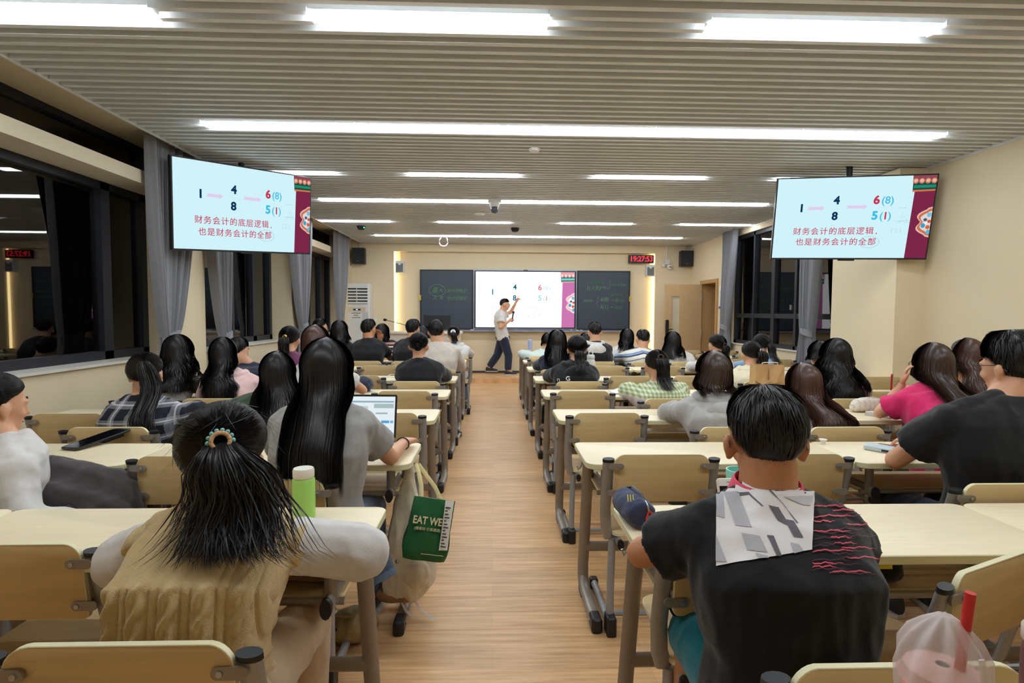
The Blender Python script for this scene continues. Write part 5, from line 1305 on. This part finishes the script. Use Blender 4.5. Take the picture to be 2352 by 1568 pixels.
p1 = phone((-1.955,2.675,Z+.004), -.28, .076, .165, 'black tablet-sized phone propped up on the desk of the white-topped person', mat('phone_black',(38,38,42),.35,var=0), .12, SCRB)
p1.scale = (1.35,1.75,1); MB().box((-.02,.09,-.022),(.02,.15,0)).build('prop_stand', BLACKP, p1)
phone((1.965,2.60,Z), .52, .074, .155, 'pale-framed smartphone lying beside the light-blue power bank', mat('phone_cream',(214,196,176),.35,var=0), 0, mat('phone_dim',(74,44,56),.12,var=0,spec=.6))
pk = thing('power_bank', 'light-blue rounded power bank on the second-row desk', 'power bank', (1.835,2.63,Z), .62)
MB().prism(rrect(-.036,.036,-.062,.062,.018), 'z', 0, .026, bev=.006).build('shell', mat('ice_blue',(196,212,220),.35,var=.01), pk)
MB().box((-.02,-.0635,.008),(-.006,-.0619,.016)).box((.008,-.0635,.010),(.017,-.0619,.014)).box((-.0365,-.05,.006),(-.0359,-.02,.016)).build('ports', BLACKP, pk)
tag(MB().lathe([(.001,0),(.012,0),(.010,.012),(.018,.018),(.020,.024),(.001,.022)], (1.645,2.775,Z), 10).build('small_figure', PAPER), 'tiny white trinket at the far edge of the second-row desk', 'trinket')
p2 = phone((.722,1.655,Z+.002), 0.0, .074, .152, 'white-fronted phone standing before the sports-shirt person', mat('case_clear',(226,214,198),.3,var=0), 1.15, mat('phone_white',(236,234,230),.25,var=0))
MB().box((-.032,.018,.0099),(.032,.128,.0103)).build('screen', SCRB, p2, smooth=False); MB().box((-.008,.139,.0099),(.008,.1405,.0103)).build('ear_slot', BLACKP, p2, smooth=False)
MB().prism([(.05,0),(.05,-.055),(.065,-.055),(.075,0)], 'x', -.03, .03).build('case_stand', mat('case_clear',(226,214,198),.3), p2, smooth=False)
mc = thing('tumbler', 'mint-green tumbler beside the phone, behind the neck of the sports-shirt person', 'cup', (.80,1.80,Z))
MB().lathe([(.001,.004),(.034,.004),(.041,.145),(.045,.145),(.0455,.138),(.038,0),(.001,0)], n=24).build('cup_wall', mat('mint_plastic',(150,220,206),.3,var=.02), mc)
pn = thing('pen', 'white capped pen lying beside the laptop', 'pen', (-.60,2.62,Z+.006)); pd = Vector((.07,-.125,0)); MB().cap((0,0,0), pd*.62, .005,.0055).build('barrel', WHITEP, pn); MB().cap(pd*.62, pd, .006,.006).build('cap', mat('pen_grey',(110,112,118),.3,.3), pn); MB().cap(pd*.5+Vector((0,0,.007)), pd*.9+Vector((0,0,.007)), .0015,.0015).build('clip', BLACKP, pn)
lp = thing('laptop', 'silver laptop with a bright document open before the grey T-shirt person', 'laptop', (-.66,2.66,Z), -.04)
MB().prism(rrect(-.165,.165,-.02,.20,.012), 'z', 0, .014, bev=.002).build('base', mat('laptop_grey',(120,124,132),.35,.6,var=.01), lp)
kb = MB()
for r in range(5):
    for c in range(13): kb.box((-.148+.0228*c,.055+.024*r,.0142),(-.129+.0228*c,.075+.024*r,.0156))
ko = kb.build('keys', BLACKP, lp, smooth=False); ko['kind'] = 'stuff'
sl = MB().prism(rrect(-.165,.165,0,.218,.008), 'y', 0, .007).build('lid', BLACKP, lp, (0,.203,.014)); sl.rotation_euler = (-.22,0,0)
MB().box((-.156,-.0012,.012),(.156,-.0002,.208)).build('screen', glow('laptop_page',(232,244,248),.95), sl, smooth=False)
for (x0,x1,z0,z1,c) in ((-.15,.15,.178,.186,(150,180,190)),(.05,.15,.150,.172,(176,196,200)),(-.14,.02,.10,.16,(206,216,222)),(.06,.12,.12,.128,(170,186,196)),(.09,.13,.075,.088,(90,170,220)),(.135,.15,.075,.088,(120,190,226)),(-.14,.02,.03,.08,(214,222,226))):
    MB().box((x0,-.0018,z0),(x1,-.0013,z1)).build('page_shape', glow('page_%d_%d_%d' % c, c, .9), sl, smooth=False)
# third and fourth rows
wp = thing('pencil_pouch', 'white patterned zip pouch on the desk beside the notebooks', 'pouch', (2.49,3.70,Z), .1)
m = MB(); m.loft([[Vector((x, .040*k*math.copysign(abs(math.cos(t))**.8,math.cos(t)), h*.5+h*.5*math.sin(t))) for t in [2*PI*i/20 for i in range(20)]] for x, h, k in ((-.122,.035,.35),(-.118,.055,.6),(-.09,.082,.95),(-.04,.094,1.05),(.02,.096,1.05),(.07,.088,1.0),(.105,.064,.8),(.122,.04,.35))])
pm_ = pattern_mat('pouch_print', (226,220,206), lambda nt,x,y,z: [(mth(nt,'MULTIPLY',mth(nt,'MULTIPLY',band(nt,x,.034,.3,.62),band(nt,z,.03,.35,.7)),.45),(196,160,130)),(mth(nt,'MULTIPLY',mth(nt,'MULTIPLY',band(nt,x,.034,.8,.95,.01),band(nt,z,.03,.0,.3)),.5),(150,140,134))])
blob('pouch_body', wp, [pm_], [(m,.006)], it=3, folds=.004, fscale=(20,20,20)); MB().tube([(-.115,-.01,.05),(-.06,-.012,.088),(.02,-.012,.099),(.08,-.012,.086),(.112,-.01,.055)], .003, n=6).build('zip', WHITEP, wp)
def notebook(loc, rz, w, d, h, label, covers):
    t = thing('notebook', label, 'notebook', loc, rz)
    MB().box((-w/2+.003,-d/2+.002,.0015),(w/2,d/2-.002,h-.0015)).build('pages', PAPER, t, smooth=False); MB().box((-w/2,-d/2,h-.0015),(w/2,d/2,h)).box((-w/2,-d/2,0),(w/2,d/2,.0015)).box((-w/2,-d/2,0),(-w/2+.002,d/2,h)).build('cover', covers, t, smooth=False)
    return t
nb = notebook((2.50,3.545,Z), .5, .19, .15, .012, 'white book lying under the other notebook by the pink T-shirt', mat('cover_grey',(206,200,196),.5))
notebook((2.52,3.555,Z+.0125), .28, .20, .14, .008, 'white printed notebook lying on top of another book', mat('cover_white',(228,224,220),.5,var=.1,scale=60))
p3 = thing('eraser_case', 'dark grey oval case lying on the notebooks', 'case', (2.565,3.57,Z+.0215), .2); MB().prism(rrect(-.03,.03,-.014,.014,.013), 'z', 0, .013, bev=.003).build('shell', mat('case_grey',(96,96,100),.4), p3); MB().box((-.012,-.0145,.003),(.012,-.0139,.009)).build('label_plate', STEELL, p3, smooth=False)
rp = thing('red_phone_case', 'red and black phone held upright by the pink T-shirt person', 'phone', (2.492,3.475,.925), .9); MB().prism(rrect(-.034,.034,0,.10,.008), 'y', 0, .010).build('case', mat('case_red',(170,40,44),.4), rp); MB().prism(rrect(-.030,.030,.005,.095,.006), 'y', -.001, -.0001).build('glass_front', SCRB, rp)
kb_ = thing('paper_bag', 'brown kraft paper bag standing on the fourth-row desk', 'bag', (2.29,4.70,Z), .05); KRAFT = mat('kraft', (196,160,108), .75, var=.08, scale=14, bump=.2, bscale=40)
m = MB(); W_, D_, Hh = .125, .055, .225
m.add([(-W_,-D_,0),(W_*.1,-D_-.006,0),(W_,-D_,0),(W_,D_,0),(-W_,D_,0),(-W_,-D_*.9,Hh),(W_*.1,-D_*.45,Hh*.985),(W_*.98,-D_*.9,Hh*.97),(W_*.98,D_*.8,Hh*.97),(-W_,D_*.8,Hh)], [(0,1,6,5),(1,2,7,6),(2,3,8,7),(3,4,9,8),(4,0,5,9),(4,3,2,1,0)])
o = m.build('bag_body', KRAFT, kb_, smooth=False); o.modifiers.new('s','SOLIDIFY').thickness = .002
MB().add([(-.02,-D_-.004,.20),(-.012,-D_-.0045,.18),(-.008,-D_-.005,.11),(-.02,-D_-.0045,.09),(-.026,-D_-.004,.14)],[(0,1,2,3,4)]).build('side_tuck', mat('kraft_dark',(150,116,74),.8), kb_, smooth=False)
MB().tube([(-.06,-.02,Hh*.96),(-.055,-.025,Hh+.012),(-.03,-.03,Hh+.016),(.04,-.03,Hh+.016),(.075,-.025,Hh+.014),(.08,-.02,Hh*.95)], .007, .004, n=6).build('handle', mat('handle_cream',(232,222,200),.7), kb_)
pa = thing('loose_papers', 'white curled sheets lying beside the gingham person', 'paper', (1.06,4.585,Z), -.05)
m = MB(); nx, ny = 14, 6
for l in range(2):
    m.add([((i/nx-.5)*.24+.01*l, (j/ny-.5)*.17-.006*l, .003+.004*l+.030*math.sin(PI*i/nx)**2*(j/ny)*(1 if l else .6)) for j in range(ny+1) for i in range(nx+1)], [(j*(nx+1)+i,j*(nx+1)+i+1,(j+1)*(nx+1)+i+1,(j+1)*(nx+1)+i) for j in range(ny) for i in range(nx)])
o = m.build('sheets', PAPER, pa, fix=False); o.modifiers.new('s','SOLIDIFY').thickness = .0008
sb = thing('sports_bottle', 'frosted white sports bottle with loop lid by the lettered hoodie', 'bottle', (.955,5.56,Z))
sb.scale = (1.18,1.18,1.12)
MB().lathe([(.001,0),(.036,0),(.038,.01),(.038,.15),(.030,.172),(.001,.172)], n=24).build('bottle_body', mat('frosted',(226,222,212),.25,var=.02), sb)
MB().lathe([(.031,.1725),(.033,.175),(.033,.20),(.028,.21),(.001,.21)], n=20).tube([(-.016,0,.205),(-.016,0,.235),(0,0,.25),(.016,0,.235),(.016,0,.205)], .0055, n=8).build('loop_lid', WHITEP, sb)
for i in range(3):
    MB().prism(rrect(-.006,.006,.03,.12,.005), 'y', -.0395, -.0385).build('measure_window', mat('frost_grey',(186,182,172),.3), sb, (-.02+.02*i,0 if i == 1 else .006,0))
bb = thing('water_bottle', 'pale blue straight bottle on the farthest desk by the aisle', 'bottle', (.60,9.30,Z)); MB().lathe([(.001,0),(.036,0),(.038,.004),(.038,.17),(.001,.171)], n=20).build('bottle_body', mat('pale_blue_steel',(168,180,222),.35,var=.02), bb); MB().lathe([(.037,.1715),(.037,.20),(.03,.206),(.001,.206)], n=20).build('lid', mat('pale_lid',(190,198,226),.4), bb)
nv = thing('cloth_bag', 'small navy cloth bag slumped on the desk by the white T-shirt elbow', 'bag', (-1.05,4.66,Z), -.2)
m = MB(); m.ell((0,0,.05),(.075,.09,.062)).ell((.03,-.03,.03),(.05,.05,.035)).ell((-.02,.03,.08),(.04,.05,.04)); blob('bag_body', nv, [NAVY], [(m,.008)], it=3, folds=.014, fscale=(16,16,16)); MB().tube([(.02,-.08,.06),(.06,-.07,.05),(.07,-.02,.07)], .005, n=6).build('strap', NAVY, nv)
tag(MB().tube([(-1.04+.02,5.62,Z+.004),(-1.04,5.66,Z+.01),(-1.02,5.72,Z+.02),(-.97,5.73,Z+.02),(-.93,5.69,Z+.008),(-.95,5.63,Z+.004),(-.99,5.60,Z+.004)], .0035, n=6).build('charging_cable', WHITEP), 'white cable coiled on the desk ahead of the black sweater', 'cable')
tb = thing('tall_tumbler', 'white and beige tumbler standing behind the black blazer', 'bottle', (-2.02,7.60,Z)); MB().lathe([(.001,0),(.030,0),(.036,.20),(.001,.20)], n=18).build('cup_wall', mat('tumbler_beige',(206,190,168),.4), tb); MB().lathe([(.038,.2005),(.040,.23),(.036,.25),(.001,.252)], n=18).build('lid', WHITEP, tb)
tl = thing('tablet', 'small tablet with a blue-white page leaning beside the white tumbler', 'tablet', (-1.94,7.57,Z), -.2); MB().prism(rrect(-.07,.07,0,.19,.008), 'y', 0, .008).build('back_shell', BLACKP, tl); MB().box((-.064,-.0012,.008),(.064,-.0002,.182)).build('screen', glow('tablet_page',(150,190,224),.9), tl, smooth=False); MB().prism([(.008,.12),(.06,0),(.066,0),(.012,.125)], 'x', -.03, .03).build('stand', BLACKP, tl, smooth=False)

# bags and clothes around the aisle-side desks
CANV = cloth('natural_canvas', (228,216,192), bump=.5, var=.1); TAN = cloth('tan_leather', (164,122,84), bump=.4)
tb_ = thing('backpack', 'beige canvas backpack hanging from the desk end', 'backpack', (-.385,2.585,.09))
m = MB()
m.loft([[Vector((dx+rx*math.copysign(abs(math.cos(t))**.8,math.cos(t)), ry*math.copysign(abs(math.sin(t))**.8,math.sin(t)), z)) for t in [2*PI*i/20 for i in range(20)]] for z, rx, ry, dx in ((-.01,.05,.045,-.02),(.02,.095,.07,-.02),(.08,.118,.082,.0),(.16,.122,.084,.005),(.26,.10,.072,.0),(.36,.075,.055,-.005),(.46,.050,.040,-.005),(.55,.026,.024,0),(.62,.012,.012,.01))])
blob('bag_body', tb_, [CANV], [(m,.008)], it=2, folds=.012, fscale=(22,22,5))
m = MB(); m.ell((-.07,-.01,.02),(.08,.06,.035)).ell((-.01,-.02,.02),(.06,.055,.03)); blob('leather_base', tb_, [TAN], [(m,.008)], it=2, folds=.004)
m = MB(); m.ell((.045,-.072,.14),(.065,.035,.07)); blob('front_pocket', tb_, [CANV], [(m,.007)], it=2, folds=.008, fscale=(20,20,12))
MB().tube([(.02,-.05,.03),(.06,-.06,-.03),(.10,-.07,-.055),(.13,-.09,-.06)], .010, .002, n=6).build('loose_strap', cloth('strap_beige',(206,192,176)), tb_)
MB().tube([(-.03,-.05,.02),(.0,-.07,-.03),(.03,-.08,-.05)], .010, .002, n=6).build('loose_strap', cloth('strap_beige',(206,192,176)), tb_)
MB().tube([(0,0,.58),(.005,.0,.60),(.012,0,.615),(.02,.0,.60)], .006, n=6).build('hang_loop', CANV, tb_); MB().cap((-.04,-.075,.2),(-.036,-.079,.2),.009,.009).build('snap', SCREW, tb_)
GRB = mat('bag_green', (30,98,54), .5, var=.05, bump=.35, bscale=30, spec=.4)
gb = thing('takeaway_bag', 'green takeaway bag lettered in cream with a receipt, hanging by ribbon handles', 'bag', (-.295,2.40,.355), .18)
gb.rotation_euler = (0,.20,.18)
m = MB(); nz, nxx = 10, 9; fr_, bk_ = [], []
for j in range(nz+1):
    t = j/nz; zz = .255*t; wd = .088+.012*(1-t)*math.sin(PI*min(1,t*2)); dp = .048*(1-t**2.2)*(1 if t > .02 else .75)+.004
    fr_.append([(wd*(2*i/nxx-1), -dp*(1-.35*abs(2*i/nxx-1)**3)-.003*math.sin(9*t+i), zz) for i in range(nxx+1)])
    bk_.append([(wd*(2*i/nxx-1), dp*(1-.35*abs(2*i/nxx-1)**3), zz) for i in range(nxx+1)])
m.loft([[Vector(p) for p in a]+[Vector(p) for p in b[::-1]] for a, b in zip(fr_, bk_)]); bagbody = m.build('bag_body', GRB, gb, angle=60)
CRM = mat('print_cream', (226,216,170), .6, var=0)
text('EAT WELL', .043, CRM, gb, (.0,-.0375,.168), rot=(PI/2-.20,0,0), name='lettering', off=.0012, ext=.0008, sx=.80)
text('(健康到 它很通透)', .014, CRM, gb, (-.012,-.0475,.137), rot=(PI/2-.17,0,0), name='lettering', ext=.0008)
MB().box((-.02,-.056,.035),(.075,-.0545,.037)).build('print_line', CRM, gb, smooth=False)
MB().add([(.050,-.060,.06),(.088,-.050,.06),(.082,-.040,.16),(.080,-.020,.262),(.042,-.026,.262),(.046,-.050,.16)], [(0,1,2,5),(5,2,3,4)]).build('receipt', PAPER, gb, smooth=False)
rm = MB()
for i in range(13):
    t = i/13; z0 = .075+.17*t; y0 = (-.0605+.011*(z0-.06)/.1 if z0 < .16 else -.0505+.025*(z0-.16)/.1)-.0012; x0 = .054-.008*t
    rm.add([(x0,y0-.002,z0),(x0+.022-(i%3)*.006,y0-.002,z0),(x0+.022-(i%3)*.006,y0-.0012,z0+.005),(x0,y0-.0012,z0+.005)], [(0,1,2,3)])
rm.build('receipt_print', INK, gb, smooth=False, fix=False)
RIB = cloth('ribbon_cream', (220,206,150))
for s in (-1, 1): MB().tube([(-.045*s-.01,-.004,.240),(-.03*s-.035,.03,.295),(-.012*s-.07,.10,.335),(-.006*s-.088,.15,.352)], .009, .0018, n=6, up=(0,1,0)).build('ribbon_handle', RIB, gb)
dj = thing('denim_jacket', 'dark denim garment with a stitched hem hanging beside the desk end', 'garment', (-.475,2.20,.30))
m = MB(); m.cap((-.06,.06,.21),(.0,.02,.14),.06,.062).cap((.0,.02,.14),(.045,-.005,.055),.062,.058,12,flat1=True); blob('denim_body', dj, [DENIMD], [(m,.007)], it=2, folds=.012, fscale=(16,16,14))
d_ = (Vector((.045,-.005,.055))-Vector((.0,.02,.14))).normalized(); MB().tube([Vector((.045,-.005,.055))-d_*.022, Vector((.045,-.005,.055))+d_*.002], .0655, n=20).build('hem', cloth('denim_hem',(84,96,108)), dj)
cr = thing('crochet_scarf', 'brown crochet bundle on the shelf under the desk of the cable-knit person', 'scarf', (-.54,1.70,.612))
m = MB(); m.ell((-.06,0,.045),(.10,.09,.045)).ell((.05,-.02,.04),(.09,.08,.04)).ell((0,.04,.07),(.08,.05,.03)); blob('knit', cr, [mat('crochet_brown',(122,92,60),.9,var=.25,scale=120,bump=1.0,bscale=150)], [(m,.007)], it=2, folds=.012, fscale=(18,18,30))
MB().tube([(-.10,-.085,.03),(-.02,-.10,.035),(.06,-.098,.03),(.13,-.07,.03)], .008, n=8).build('knit_edge', mat('crochet_brown',(122,92,60),.9), cr)
gd = thing('handbag', 'olive-gold soft leather bag lying on the floor beneath the desks', 'bag', (-.67,2.40,.0))
m = MB(); m.ell((-.05,0,.065),(.11,.09,.065)).ell((.07,-.02,.075),(.09,.08,.07)).ell((.13,.02,.06),(.05,.06,.05)); blob('bag_body', gd, [mat('gold_leather',(150,130,88),.38,.25,var=.1,scale=14)], [(m,.008)], it=2, folds=.020, fscale=(14,14,14)); MB().tube([(-.02,-.06,.13),(.03,-.085,.15),(.09,-.08,.14)], .006, n=8).build('handle', mat('gold_leather',(150,130,88),.38), gd); MB().ell((.03,-.10,.10),(.008,.004,.008)).build('eyelet', BLACKP, gd)
bk_ = thing('black_pouch', 'black drawstring pouch with a yellow mark on the shelf beside the sports shirt', 'bag', (1.13,1.66,.612))
m = MB(); m.ell((0,0,.05),(.07,.08,.05)).ell((.03,-.04,.035),(.045,.05,.035)).ell((-.03,.02,.06),(.05,.05,.035)); blob('bag_body', bk_, [BLK], [(m,.008)], it=2, folds=.012, fscale=(16,16,16)); MB().box((-.02,-.085,.055),(.02,-.078,.075)).build('yellow_patch', mat('mark_yellow',(226,206,60),.6), bk_)
ct = thing('folded_coat', 'dark grey coat folded over the lap of the white-topped person', 'coat', (-1.66,2.30,.56))
m = MB(); m.cap((-.10,.0,.20),(.13,.05,.10),.07,.085).cap((.13,.05,.10),(.15,.06,-.02),.085,.08).cap((-.06,-.06,.13),(.14,-.03,.04),.07,.075).cap((-.10,.06,.12),(.06,.10,.06),.07,.07); blob('coat_cloth', ct, [DGREY], [(m,.0085)], it=3, folds=.020, fscale=(9,9,9)); MB().tube([(.05,-.11,.10),(.13,-.10,.03),(.19,-.06,-.02)], .008, .004, n=6).build('coat_seam', DGREY, ct)

# drink and bottle on the desk at the camera
dk = thing('bubble_tea', 'iced drink with a red straw tied in a thin white plastic bag', 'drink', (.583,.70,Z))
FILM = bpy.data.materials.new('plastic_film'); FILM.use_nodes = True
fb = FILM.node_tree.nodes['Principled BSDF']; fb.inputs['Base Color'].default_value = (*s2l((236,228,226)),1); fb.inputs['Roughness'].default_value = .3; fb.inputs['Alpha'].default_value = .46
MB().lathe([(.001,.002),(.036,.002),(.047,.165),(.001,.165)], n=28).build('cup', mat('drink_milk',(222,196,178),.35,var=.12,scale=18), dk)
MB().lathe([(.0475,.166),(.050,.170),(.050,.177),(.0475,.180)], n=28).lathe([(.0468,.180),(.043,.190),(.022,.196),(.008,.197),(.008,.195),(.021,.194),(.0415,.1885),(.0455,.180)], n=28).build('dome_lid', mat('lid_pink',(228,176,168),.3,var=.1), dk)
MB().tube([(.008,-.006,.10),(.022,-.012,.297)], .0062, n=14).build('straw', mat('straw_red',(206,40,44),.35,var=.02), dk)
m = MB(); rings = []
for z, r in ((0,.037),(.02,.041),(.08,.0455),(.15,.0505),(.19,.0515),(.215,.048),(.236,.037),(.252,.022),(.262,.009)):
    g = lambda t: r*(1+.03*math.sin(5*t+z*40)+(.03+.9*max(0,z-.16))*math.sin(9*t-z*25)+.015*math.sin(17*t+z*60))
    rings.append([Vector((g(t)*math.cos(t), g(t)*math.sin(t), z)) for t in [2*PI*i/72 for i in range(72)]])
m.loft(rings); m.build('plastic_bag', FILM, dk, angle=180)
MB().tube([(.004,-.052,.235),(.006,-.060,.20),(.004,-.0615,.165),(.010,-.060,.14)], .008, .004, n=8, taper=[.6,1,1.1,.7]).build('bag_tail', FILM, dk)
tt = MB()
for pts in ([(-.045,.10),(-.03,.106)],[(-.028,.09),(-.02,.12)],[(-.04,.08),(-.02,.084)],[(-.034,.07),(-.024,.062)],[(.0,.07),(.012,.074)],[(.004,.06),(.016,.064)]):
    tt.tube([(x, -math.sqrt(max(1e-6,.0455**2-x*x)), z) for x, z in pts], .003, n=5)
tt.build('red_print', mat('print_red',(206,70,66),.5), dk)
vb_ = thing('vacuum_bottle', 'mauve vacuum bottle with a grey lid at the picture edge', 'bottle', (.735,.70,Z-.032))
MB().lathe([(.001,0),(.034,0),(.036,.004),(.036,.235),(.033,.25),(.001,.25)], n=28).build('bottle_body', mat('mauve_steel',(140,92,92),.35,.3,var=.02), vb_); MB().lathe([(.0345,.2505),(.0365,.253),(.0365,.268),(.034,.271)], n=28).build('collar', mat('collar_beige',(212,196,180),.4), vb_); MB().lathe([(.0335,.271),(.0335,.325),(.030,.332),(.001,.332)], n=28).build('lid', mat('lid_grey',(96,98,100),.35,.2), vb_)

# small bracelet on the grey T-shirt person's wrist
g = PEOPLE['P3']; E_, W_r = g.arms['R'][0], g.arms['R'][1]; dd = (W_r-E_).normalized(); u_ = dd.cross(Vector((0,0,1))).normalized(); v_ = dd.cross(u_)
MB().tube([W_r-dd*.022+(u_*math.cos(t)+v_*math.sin(t))*.0285 for t in [2*PI*i/18 for i in range(19)]], .003, n=6).build('bracelet', BLACKP, g.root)

grow_all()

# every text becomes plain mesh geometry
fonts = [o for o in sc.collection.objects if o.type == 'FONT']; dg = bpy.context.evaluated_depsgraph_get(); dg.update()
made = [(o, bpy.data.meshes.new_from_object(o.evaluated_get(dg))) for o in fonts]
for o, me in made:
    nm, pa_, lo, ro, sca = o.name, o.parent, o.location.copy(), o.rotation_euler.copy(), o.scale.copy(); mt = o.data.materials[0]
    bpy.data.objects.remove(o)
    me.materials.clear(); me.materials.append(mt); n = fresh(nm, me, pa_); n.location = lo; n.rotation_euler = ro; n.scale = sca

# ------------------------------------------------------------------ lettering printed on shirts, laid on the cloth
def decal(b, target, s, x, z, size, m, rz=0.0, name='lettering', off=.0, sx=1.0):
    cu = bpy.data.curves.new('t','FONT'); cu.body = s; cu.size = size; cu.align_x = 'CENTER'; cu.align_y = 'CENTER'; cu.offset = off; cu.resolution_u = 6
    to = bpy.data.objects.new('t', cu); LINK(to); dg = bpy.context.evaluated_depsgraph_get(); dg.update()
    me = bpy.data.meshes.new_from_object(to.evaluated_get(dg)); bpy.data.objects.remove(to)
    bm = bmesh.new(); bm.from_mesh(me)
    bmesh.ops.subdivide_edges(bm, edges=bm.edges[:], cuts=1); bmesh.ops.triangulate(bm, faces=bm.faces[:])
    v, q = arrays(target.data); tree = BVHTree.FromPolygons([tuple(p) for p in v], [tuple(f) for f in q.tolist()])
    for vv in bm.verts:
        px, pz = vv.co.x*sx*math.cos(rz)-vv.co.y*math.sin(rz), vv.co.x*sx*math.sin(rz)+vv.co.y*math.cos(rz)
        o = Vector((x+px, -1.0, z+pz)); h = tree.ray_cast(o, Vector((0,1,0)))
        vv.co = Vector((o.x, (h[0].y if h[0] else 0)-.0035, o.z))
    bm.to_mesh(me); bm.free(); me.materials.clear(); me.materials.append(m)
    return fresh(name, me, b.root)
def print_on(b, target, polys, m, lift, name='shirt_print'):
    v, q = arrays(target.data); tree = BVHTree.FromPolygons([tuple(p) for p in v], [tuple(f) for f in q.tolist()]); bm = bmesh.new(); eye = Vector((-.643,-1.2,1.399))
    for poly in polys:
        bm.faces.new([bm.verts.new((x,0,z)) for x, z in poly])
    bmesh.ops.triangulate(bm, faces=bm.faces[:])
    for ax in (0, 2):
        lo, hi = min(t.co[ax] for t in bm.verts), max(t.co[ax] for t in bm.verts); c = lo+.007
        while c < hi:
            n = Vector((0,0,0)); n[ax] = 1; p = Vector((0,0,0)); p[ax] = c
            bmesh.ops.bisect_plane(bm, geom=bm.verts[:]+bm.edges[:]+bm.faces[:], plane_co=p, plane_no=n, dist=1e-6); c += .007
    kill = []
    for t in bm.verts:
        h = tree.ray_cast(eye, (Vector((t.co.x,-.06,t.co.z))-eye).normalized())
        if h[0] and h[0].y < b.S.y+.12: t.co = h[0]+h[1]*(lift if h[1].y < 0 else -lift)
        else: kill.append(t)
    bmesh.ops.delete(bm, geom=kill, context='VERTS')
    me = bpy.data.meshes.new(name); bm.to_mesh(me); bm.free(); me.materials.append(m)
    me.polygons.foreach_set('use_smooth', [True]*len(me.polygons))
    return fresh(name, me, b.root)
b = PEOPLE['P20']; cmat = lambda c: cloth('print_%d_%d_%d' % c, c, bump=.1, var=.02)
print_on(b, b.shirt, [JP[0]], cmat((238,234,234)), .0028)
for p, c in JP[1:]: print_on(b, b.shirt, [p], cmat(c), .0042)
for col, par in (((232,92,112),0),((104,62,76),1)):
    rg = random.Random(5+par); P = []
    for i in range(15 if par == 0 else 22):
        z0 = (.862+.0108*i if par == 0 else .857+.0075*i)+rg.uniform(-.003,.003); x0 = .018 if i % 3 else .018+rg.uniform(0,.05); L = rg.uniform(.035,.10); x0 += rg.choice((0,0,.035,.06)); hw = .0013 if par == 0 else .0008; ph = rg.uniform(0,6)
        line = [(x0+L*t/14, z0+.16*(L*t/14)*(.5-.5*t/14)+.0014*math.sin(t*.9+ph)+.0008*math.sin(t*2.1+ph)) for t in range(15)]
        wv = [hw*min(1,(15-t)/5,(t+1)/2) for t in range(15)]
        P += [[(line[t][0],line[t][1]-wv[t]),(line[t+1][0],line[t+1][1]-wv[t+1]),(line[t+1][0],line[t+1][1]+wv[t+1]),(line[t][0],line[t][1]+wv[t])] for t in range(14)]
    print_on(b, b.shirt, P, cmat(col), .0030, 'pink_streaks' if par == 0 else 'dark_streaks')['kind'] = 'stuff'
INKW = mat('print_white', (222,224,218), .7, var=0)
b = PEOPLE['P5']; decal(b, b.shirt, 'be', b.S.x-.115, b.S.z-.075, .13, INKW, .08, off=.003)
b = PEOPLE['P28']; decal(b, b.shirt, 'G', -.085, b.S.z-.075, .052, INKW, .05, off=.001); decal(b, b.shirt, 'n', -.165, b.S.z-.085, .052, INKW, .1)
